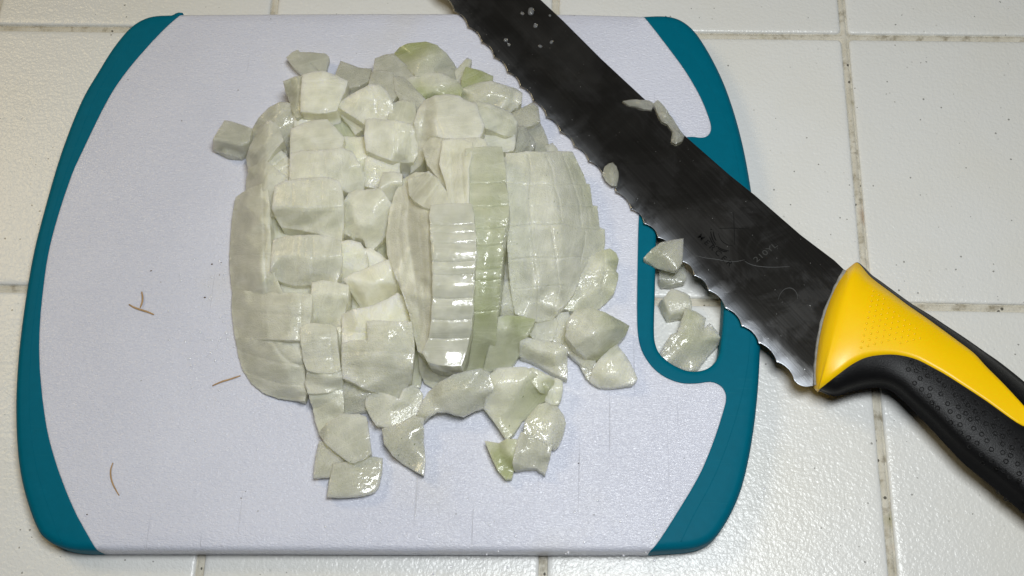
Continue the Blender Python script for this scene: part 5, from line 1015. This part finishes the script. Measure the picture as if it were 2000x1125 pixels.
piece(
  [(17.99,-83.92,29.0),(21.08,-82.82,30.0),(25.99,-82.47,31.0),(31.28,-82.51,32.0),(35.82,-82.43,32.0),(39.07,-83.55,32.0),(40.41,-86.71,31.0),(40.81,-91.04,30.0),(40.87,-95.34,27.0),(39.97,-100.29,22.0),(36.55,-99.4,22.0),(32.54,-98.01,23.0),(29.49,-97.49,23.0),(26.78,-96.77,23.0),(19.97,-95.93,23.0),(18.58,-93.82,25.0),(17.59,-91.82,28.0)],
  [(19.22,-92.71,31.0),(30.08,-94.02,32.5),(40.43,-92.82,32.0),(31.41,-88.16,33.5),(24.67,-88.73,32.5),(28.9,-96.53,25.0),(38.58,-98.76,24.0)],
  [([(22.69,-81.73),(23.6,-90.35)],0.3,0.5,27.24),([(27.37,-80.65),(28.4,-90.85)],0.2,0.5,27.24),([(32.67,-80.36),(33.66,-90.75)],0.3,0.5,27.24),([(18.2,-90.84),(28.85,-91.81),(39.98,-90.83)],0.25,0.5,27.24)],
  t=10, tone=0.6, wet=0.3, ang=88, soft=0.6, name='onion_piece', cat='onion piece', L='biggest central onion cube with a faint grid on top, left of the lozenge pieces')
piece(
  [(40.12,-90.38,24.0),(41.31,-88.23,26.0),(43.2,-86.09,28.0),(45.4,-85.39,29.0),(48.73,-85.33,29.0),(53.23,-84.66,29.0),(55.21,-87.04,28.0),(56.9,-89.01,25.0),(57.07,-92.31,23.0),(56.03,-96.03,21.0),(53.17,-99.03,19.0),(50.45,-102.1,18.0),(49.27,-101.5,20.0),(48.33,-99.36,22.0),(45.63,-98.36,21.0),(43.12,-97.83,21.0),(40.9,-96.71,21.0),(40.11,-93.9,22.0)],
  [(44.9,-89.99,30.0),(52.85,-89.77,31.0),(46.79,-97.15,27.0),(51.13,-97.07,27.0),(45.0,-94.79,28.0),(54.86,-91.71,28.0)],
  [],
  t=10, tone=0.62, wet=0.25, ang=50, sm=1.6, soft=0.6, name='onion_piece', cat='onion piece', L='lumpy many sided onion piece right of the biggest central cube')
piece(
  [(53.42,-84.34,28.0),(53.99,-81.45,30.0),(54.52,-79.07,30.0),(57.66,-78.82,30.0),(59.99,-78.64,29.0),(59.71,-80.55,27.0),(57.92,-82.78,24.0),(56.1,-85.55,22.0),(54.26,-88.14,20.0),(53.51,-87.79,24.0)],
  [(56.92,-82.25,30.5)],
  [],
  t=7, tone=0.48, ang=-30, soft=0.6, name='onion_piece', cat='onion piece', L='smooth grey strip standing above the lumpy many sided piece')
piece(
  [(19.02,-103.41,27.0),(22.3,-102.87,28.0),(28.22,-102.84,29.0),(33.09,-103.03,30.0),(37.46,-103.7,30.0),(40.97,-104.29,29.0),(41.57,-109.09,28.0),(41.12,-113.38,25.0),(39.81,-115.86,22.0),(34.13,-116.35,22.0),(26.03,-116.89,22.0),(22.64,-116.02,22.0),(20.18,-115.38,23.0),(18.84,-113.46,25.0),(19.13,-109.08,27.0)],
  [(21.55,-109.94,29.0),(31.58,-110.86,31.5),(39.87,-110.24,30.5),(31.17,-115.38,27.0),(38.66,-114.79,26.0)],
  [([(26.14,-102.02),(27.49,-114.99)],0.3,0.5,25.93),([(31.32,-101.53),(33.08,-115.81)],0.35,0.5,25.93),([(28.71,-101.58),(30.29,-115.49)],0.2,0.5,25.93)],
  t=10, tone=0.46, wet=0.35, ang=88, soft=0.6, name='onion_piece', cat='onion piece', L='grey block with faint vertical ridges below the biggest central cube')
piece(
  [(40.01,-103.03,25.0),(43.84,-103.31,27.0),(47.72,-104.18,27.0),(49.32,-106.52,26.0),(49.73,-110.46,23.0),(47.27,-111.95,22.0),(43.8,-115.21,18.0),(41.7,-115.25,18.0),(40.11,-115.14,19.0),(40.46,-109.7,23.0)],
  [(46.91,-107.1,28.0),(42.92,-108.61,27.0),(45.84,-111.91,24.0)],
  [],
  t=10, tone=1, wet=0.4, ang=85, soft=0.6, name='onion_piece', cat='onion piece', L='bright yellow white cube squeezed right of the grey ridged block')
piece(
  [(48.13,-102.67,20.0),(50.27,-103.47,21.0),(53.95,-105.69,21.0),(56.58,-107.48,20.0),(53.72,-109.06,20.0),(50.26,-109.51,20.0),(48.83,-106.87,20.0)],
  [],
  [],
  t=5, tone=0.9, ang=-35, soft=0.6, name='onion_piece', cat='onion piece', L='pale diagonal sliver bridging the bright cube and the tilted block')
piece(
  [(52.26,-101.54,16.0,0.3),(53.87,-97.69,17.0,0.4),(55.38,-96.49,17.0,0.4),(55.63,-101.48,16.0,0.3),(56.31,-105.27,15.0,0.2),(54.25,-104.4,16.0,0.2)],
  [],
  [],
  t=5, ang=60, tick=1, soft=0.6, name='onion_piece', cat='onion piece', L='green tinted scrap deep beside the cut face of the centre slab')
piece(
  [(43.56,-115.51,24.0),(46.22,-114.58,25.0),(50.07,-113.63,26.0),(54.85,-111.55,27.0),(58.51,-109.98,27.0),(61.22,-111.17,26.0),(62.67,-114.87,23.0),(63.92,-116.9,19.0),(61.62,-118.03,18.0),(58.63,-119.96,18.0),(55.29,-121.71,18.0),(51.47,-123.83,18.0),(49.01,-123.33,18.0),(46.41,-119.73,20.0)],
  [(46.77,-117.46,27.0),(59.4,-112.67,28.5),(50.88,-122.53,23.0),(61.89,-117.59,25.0),(54.81,-118.51,29.0)],
  [],
  t=10, tone=0.85, ang=-60, tick=0.7, soft=0.6, name='onion_piece', cat='onion piece', L='tilted bright block with a glowing lower face, left of the cut face')
piece(
  [(33.29,-118.0,25.0),(36.03,-117.81,26.0),(39.85,-118.29,26.0),(44.53,-118.88,25.0),(44.31,-122.15,24.0),(43.27,-125.56,21.0),(42.04,-130.65,17.0),(37.73,-130.75,17.0),(33.34,-130.11,17.0),(31.8,-128.32,18.0),(32.45,-125.8,21.0),(33.16,-122.02,24.0)],
  [(35.3,-121.58,27.5),(43.35,-122.1,26.5),(41.63,-128.35,21.0),(34.63,-128.52,22.0)],
  [],
  t=10, tone=0.6, wet=0.3, ang=88, soft=0.6, name='onion_piece', cat='onion piece', L='small square onion cube with a grey patch on its top face')
piece(
  [(42.71,-120.42,16.0),(44.41,-118.21,18.0),(46.27,-119.66,18.0),(48.48,-122.94,17.0),(45.68,-124.46,16.0),(42.56,-124.51,15.0)],
  [],
  [],
  t=6, tone=0.55, ang=60, soft=0.6, name='onion_piece', cat='onion piece', L='shadowed wedge in the gap below the tilted block')
piece(
  [(44.0,-128.16,23.0),(47.33,-127.6,25.0),(51.18,-127.19,26.0),(54.16,-126.4,26.0),(58.74,-124.12,26.0),(61.33,-121.06,24.0),(63.49,-121.71,23.0),(65.35,-125.67,22.0),(66.7,-129.62,21.0),(67.26,-134.67,20.0),(66.34,-139.36,18.0),(62.76,-138.36,20.0),(52.93,-137.52,23.0),(47.75,-137.99,22.0),(44.49,-137.34,21.0)],
  [(49.83,-131.78,28.0),(59.53,-127.79,27.5),(56.73,-134.3,28.0),(48.05,-136.04,25.0)],
  [([(56.05,-123.57),(57.52,-127.19),(59.86,-128.96)],0.5,0.6,22.67),([(60.19,-121.64),(62.16,-125.27),(65.71,-127.38)],0.5,0.6,22.67),([(52.26,-125.48),(53.28,-129.65)],0.4,0.6,22.67),([(44.4,-133.28),(49.23,-134.25),(53.44,-133.8)],0.6,0.6,22.67)],
  t=11, tone=1, wet=0.3, ang=80, soft=0.6, name='onion_piece', cat='onion piece', L='bright knobbly block left of the centre slab, behind the wavy grey slab')
piece(
  [(53.39,-132.62,29.0),(56.92,-133.29,30.0),(62.27,-133.52,30.0),(66.77,-132.87,29.0),(67.51,-137.24,27.0),(67.63,-141.45,24.0),(67.02,-144.83,21.0),(66.44,-148.6,18.0),(64.79,-151.54,15.0),(63.09,-154.83,13.0),(61.5,-154.65,14.0),(59.39,-154.13,15.0),(55.82,-152.57,17.0),(51.8,-151.38,19.0),(48.62,-150.0,21.0),(45.68,-149.02,21.0),(45.25,-144.26,23.0),(44.93,-138.78,24.0),(48.58,-138.35,25.0),(53.93,-138.97,28.0)],
  [(60.66,-137.11,31.0),(59.89,-143.04,28.0),(60.39,-148.83,22.0),(52.24,-144.26,26.0),(65.38,-143.61,25.0),(50.3,-148.19,22.0)],
  [([(44.99,-140.96),(53.02,-140.06),(66.55,-140.82)],0.5,1.4,22.15),([(45.41,-145.72),(55.13,-145.5),(66.62,-146.99)],0.4,1.2,22.15),([(62.57,-155.77),(64.51,-147.91)],0.25,0.6,22.15)],
  t=6, wet=0.55, ang=5, sm=2.0, soft=0.6, name='onion_piece', cat='onion piece', L='large wavy grey slab with a ragged lower point, lower middle of the heap')
piece(
  [(65.99,-135.77,17.0,0.3),(67.88,-138.61,17.0,0.6),(69.16,-140.4,15.0,0.4),(69.65,-143.3,13.0,0.3),(69.28,-148.74,11.0,0.2),(67.27,-149.5,11.0,0.1),(66.01,-149.49,12.0),(66.54,-143.14,16.0,0.1)],
  [],
  [],
  t=5, ang=85, tick=1, soft=0.6, name='onion_piece', cat='onion piece', L='green edged sliver upright between the wavy slab and the centre slab')
piece(
  [(30.73,-133.55,24.0),(32.58,-133.16,25.0),(34.57,-132.76,25.0),(37.65,-133.05,25.0),(40.2,-133.18,25.0),(41.33,-133.5,24.5),(42.21,-138.48,24.0),(42.79,-143.08,22.0),(43.45,-146.61,21.0),(41.65,-147.18,21.0),(36.59,-147.12,21.0),(33.49,-146.49,21.0),(32.35,-143.32,22.0),(31.36,-138.36,23.0)],
  [(36.79,-137.92,27.0),(40.79,-136.76,26.5),(37.67,-143.9,24.0)],
  [([(39.67,-132.83),(41.01,-139.97),(42.33,-147.0)],0.35,0.5,23.11)],
  t=10, tone=0.44, wet=0.4, ang=3, soft=0.6, part=('ribbed_column', 'top_rib'))
piece(
  [(40.82,-132.57,22.0),(42.99,-131.96,21.0),(43.7,-136.09,20.0),(44.05,-139.87,18.0),(43.6,-144.2,16.0),(42.74,-146.01,16.0),(42.4,-142.39,20.0)],
  [],
  [],
  t=7, tone=0.55, ang=85, soft=0.6, part=('ribbed_column', 'side_face'))
piece(
  [(33.51,-146.67,21.0),(36.79,-147.28,22.0),(41.0,-147.36,22.0),(43.62,-146.61,21.0),(44.04,-149.43,20.0),(44.25,-151.58,18.0),(40.0,-153.09,18.0),(35.1,-153.24,17.0),(33.75,-153.27,17.0),(32.81,-150.45,18.0),(33.62,-149.67,20.0)],
  [(39.71,-149.65,23.0),(38.58,-152.19,20.0)],
  [],
  t=9, tone=0.38, ang=3, soft=0.6, part=('ribbed_column', 'middle_rib'))
piece(
  [(33.72,-152.92,17.0,0.1),(37.56,-153.13,18.5,0.1),(41.48,-152.67,19.0,0.1),(44.25,-151.58,18.0,0.1),(44.57,-155.15,16.0,0.1),(44.72,-158.56,14.0,0.1),(42.35,-160.41,13.0,0.1),(39.83,-162.45,12.0,0.1),(37.21,-165.35,11.0,0.1),(35.73,-161.35,11.5,0.1),(34.74,-157.1,13.0,0.1),(34.03,-154.74,15.0,0.1)],
  [(40.26,-155.87,18.0,0.1),(39.22,-159.34,15.0,0.1)],
  [([(35.22,-158.51),(39.7,-155.78),(44.03,-153.04)],0.25,0.6,14.83)],
  t=7, tone=0.36, ang=25, soft=0.6, part=('ribbed_column', 'bottom_rib'))
piece(
  [(41.26,-129.35,14.0),(42.82,-125.64,16.0),(43.89,-131.88,16.0),(44.81,-144.19,15.0),(44.25,-147.45,14.0),(42.8,-146.59,14.0)],
  [],
  [],
  t=4, ang=88, soft=0.6, name='onion_piece', cat='onion piece', L='beige shadowed wall in the narrow gap right of the ribbed column')
piece(
  [(144.34,-100.2,11.5,0.3),(146.98,-97.45,12.0,0.2),(149.93,-95.32,13.0,0.1),(153.65,-94.27,13.0),(157.67,-92.94,12.0),(157.44,-97.41,11.5),(157.1,-101.63,10.5),(155.31,-103.9,10.3),(151.61,-103.97,10.3,0.1),(147.75,-102.89,10.3,0.3)],
  [(151.25,-100.09,15.0),(154.53,-98.6,14.0)],
  [],
  t=5, tone=0.2, wet=0.9, clear=0.5, ang=60, soft=0.6, name='onion_piece', cat='onion piece', L='green tipped triangular onion scrap against the blade at the top of the handle hole')
piece(
  [(150.26,-101.64,4.0),(152.15,-100.87,5.0),(156.08,-100.79,5.0),(158.43,-99.56,5.0),(159.52,-103.41,4.0),(159.17,-104.52,2.0),(155.08,-105.56,1.5),(150.8,-106.62,1.0),(150.21,-104.12,2.0)],
  [(154.72,-104.15,5.5)],
  [],
  t=4, tone=0.15, wet=0.6, clear=0.7, ang=20, base=-10, soft=0.6, name='onion_piece', cat='onion piece', L='clear scrap lying under the triangular scrap in the handle hole')
piece(
  [(150.17,-112.84,1.0),(151.24,-112.9,5.0),(152.58,-111.36,6.0),(154.21,-109.41,6.0),(157.19,-110.5,6.0),(159.98,-111.97,6.0),(160.74,-114.23,5.0),(161.01,-116.85,2.0),(158.95,-118.41,1.0),(156.11,-118.48,1.0),(152.94,-119.19,0.7),(151.19,-115.9,1.0)],
  [(151.42,-114.65,6.5),(154.25,-111.36,7.0),(159.13,-113.54,7.0),(159.56,-117.12,5.5),(153.2,-118.77,5.5)],
  [],
  t=5, tone=0.3, wet=0.1, clear=0.5, ang=60, base=-10, soft=0.6, name='onion_piece', cat='onion piece', L='smooth six sided grey onion dice on the tile inside the handle hole')
piece(
  [(158.69,-117.16,7.0,0.3),(160.08,-117.7,7.0,0.4),(161.81,-118.23,7.0,0.3),(165.37,-120.21,6.0,0.1),(164.7,-123.41,5.0),(166.71,-122.06,6.0),(168.86,-124.26,5.0),(170.48,-126.47,4.0,0.2),(169.81,-128.18,2.0),(166.69,-131.62,1.0),(162.73,-136.8,0.7),(159.73,-137.34,1.0),(156.15,-136.84,2.0),(152.51,-135.77,4.0),(149.51,-133.42,5.0),(151.2,-130.42,6.0),(153.3,-126.84,6.5),(155.7,-126.05,7.0)],
  [(159.21,-123.0,9.0,0.3),(159.11,-129.3,8.5,0.3),(163.61,-128.65,7.0,0.2),(154.91,-133.28,6.5),(160.34,-134.11,4.0)],
  [],
  t=5, tone=0.38, wet=0.6, clear=0.4, ang=60, base=-10, tick=1, soft=0.6, name='onion_piece', cat='onion piece', L='largest wet onion square at the bottom of the handle hole, notched on its right')
piece(
  [(136.83,-38.74,13.3),(140.92,-38.15,13.5),(146.12,-38.5,13.5),(148.15,-39.77,13.5),(147.21,-41.82,13.3),(144.62,-41.43,13.3),(142.22,-40.54,13.2),(139.06,-39.94,13.2)],
  [(143.4,-40.27,14.9)],
  [],
  t=0.5, tone=0.3, wet=1.6, clear=1.35, ang=5, r=0.3, base=2.6, soft=0.6, name='onion_skin', cat='onion skin', L='thin clear onion skin strip lying level across the blade spine')
piece(
  [(148.33,-39.61,13.6),(149.44,-38.48,13.9),(151.1,-40.28,13.7),(153.12,-43.02,13.3),(154.91,-45.99,13.3),(156.33,-48.95,13.3),(158.82,-52.87,13.2),(157.88,-54.72,13.1),(155.65,-56.02,13.1),(154.38,-55.05,13.2),(154.98,-50.99,13.5),(153.02,-47.84,13.5),(150.85,-46.48,13.3),(149.4,-42.98,13.5)],
  [(151.78,-45.01,15.5),(155.7,-52.75,15.1),(156.41,-54.73,14.9)],
  [],
  t=0.5, tone=0.3, wet=1.6, clear=1.35, ang=-60, r=0.3, base=2.6, soft=0.6, name='onion_skin', cat='onion skin', L='curled clear onion skin hanging over the blade spine')
piece(
  [(133.11,-64.16,13.2),(134.39,-65.59,13.2),(135.11,-68.26,13.2),(134.92,-71.13,13.2),(134.39,-73.07,13.0),(133.12,-73.3,13.0),(130.95,-71.3,13.0),(129.67,-68.66,13.0),(130.57,-65.81,13.1),(132.02,-64.6,13.2)],
  [(132.47,-69.38,15.2),(133.39,-71.6,14.8)],
  [],
  t=1, tone=0.3, wet=1.6, clear=1.35, ang=70, r=0.3, base=2.6, soft=0.6, name='onion_chip', cat='onion chip', L='small clear oval onion chip on the blade near its cutting edge')

# ------------------------------------------------------------------ drops and scraps
for (x, y), a, b, lab in DROPS:
    vs = []; fs = []; n = 14; lv = [(1, 0), (.97, .25), (.85, .55), (.6, .83), (.3, .96)]
    rot = random.random() * 3
    for rr_, hh in lv:
        for k in range(n):
            t = 2 * math.pi * k / n; px, py = a * rr_ * math.cos(t), b * rr_ * math.sin(t) * (1 + .15 * math.sin(2 * t + rot))
            vs.append((x + px * math.cos(rot) - py * math.sin(rot), y + px * math.sin(rot) + py * math.cos(rot), 12.5 + hh * min(a, b) * .75))
    vs.append((x, y, 12.5 + min(a, b) * .76))
    for l in range(len(lv) - 1):
        for k in range(n): fs.append((l * n + k, l * n + (k + 1) % n, (l + 1) * n + (k + 1) % n, (l + 1) * n + k))
    for k in range(n): fs.append(((len(lv) - 1) * n + k, (len(lv) - 1) * n + (k + 1) % n, len(lv) * n))
    fs.append(tuple(reversed(range(n)))); tag(mesh_obj('water_drop', vs, fs, M_WATER), lab, 'water drop', 'water drops on the blade')
for pts, w, lab in DEBRIS:
    l = sm(pts, 1); n = len(l); rad = [w * .8 * (.5 + .5 * math.sin(math.pi * (k + .6) / (n + .2))) for k in range(n)]
    zz = [ZT + w * .3 + .15 * math.sin(k * 1.7) ** 2 + (.45 if 'standing' in lab else 0) for k in range(n)]
    v_, f_ = tube(np.column_stack([l, zz]), rad, 7, .6); tag(mesh_obj('root_scrap', v_, f_, M_ROOT), lab, 'onion root', 'dry root scraps on the board')
parts_ = []
for (x, y), r_ in SPECKS:
    vs = []; fs = []
    for l in range(3):
        for k in range(7):
            t = 2 * math.pi * k / 7; q = r_ * (1, .8, .3)[l] * random.uniform(.7, 1.3); vs.append((x + q * math.cos(t) * 1.3, y + q * math.sin(t), ZT + (0, .12, .2)[l]))
    for l in range(2):
        for k in range(7): fs.append((l * 7 + k, l * 7 + (k + 1) % 7, (l + 1) * 7 + (k + 1) % 7, (l + 1) * 7 + k))
    fs.append(tuple(14 + k for k in range(7))); parts_.append((vs, fs))
beads = []
for _ in range(190):
    if random.random() < .62: x, y = random.gauss(-3, 9), random.gauss(-128, 17)
    else: x, y = random.gauss(112, 28), random.gauss(-197, 9)
    q = random.uniform(.16, .46); vs = []; fs = []
    for rr_, hh in ((1, 0), (.8, .3), (.4, .48)):
        for k in range(8): t = k * math.pi / 4; vs.append((x + q * rr_ * math.cos(t), y + q * rr_ * math.sin(t) * 1.2, ZT - .03 + q * hh))
    vs.append((x, y, ZT - .03 + q * .55))
    for l in range(2):
        for k in range(8): fs.append((l * 8 + k, l * 8 + (k + 1) % 8, (l + 1) * 8 + (k + 1) % 8, (l + 1) * 8 + k))
    for k in range(8): fs.append((16 + k, 16 + (k + 1) % 8, 24))
    fs.append(tuple(reversed(range(8)))); beads.append((vs, fs))
v_, f_ = join(beads); tag(mesh_obj('juice_beads', v_, f_, M_BEAD), 'fine wet beads of onion juice on the board', 'onion juice', kind='stuff')
v_, f_ = join(parts_); tag(mesh_obj('crumbs', v_, f_, M_CRUMB), 'tiny dark crumbs scattered over the white board', 'crumbs', kind='stuff')
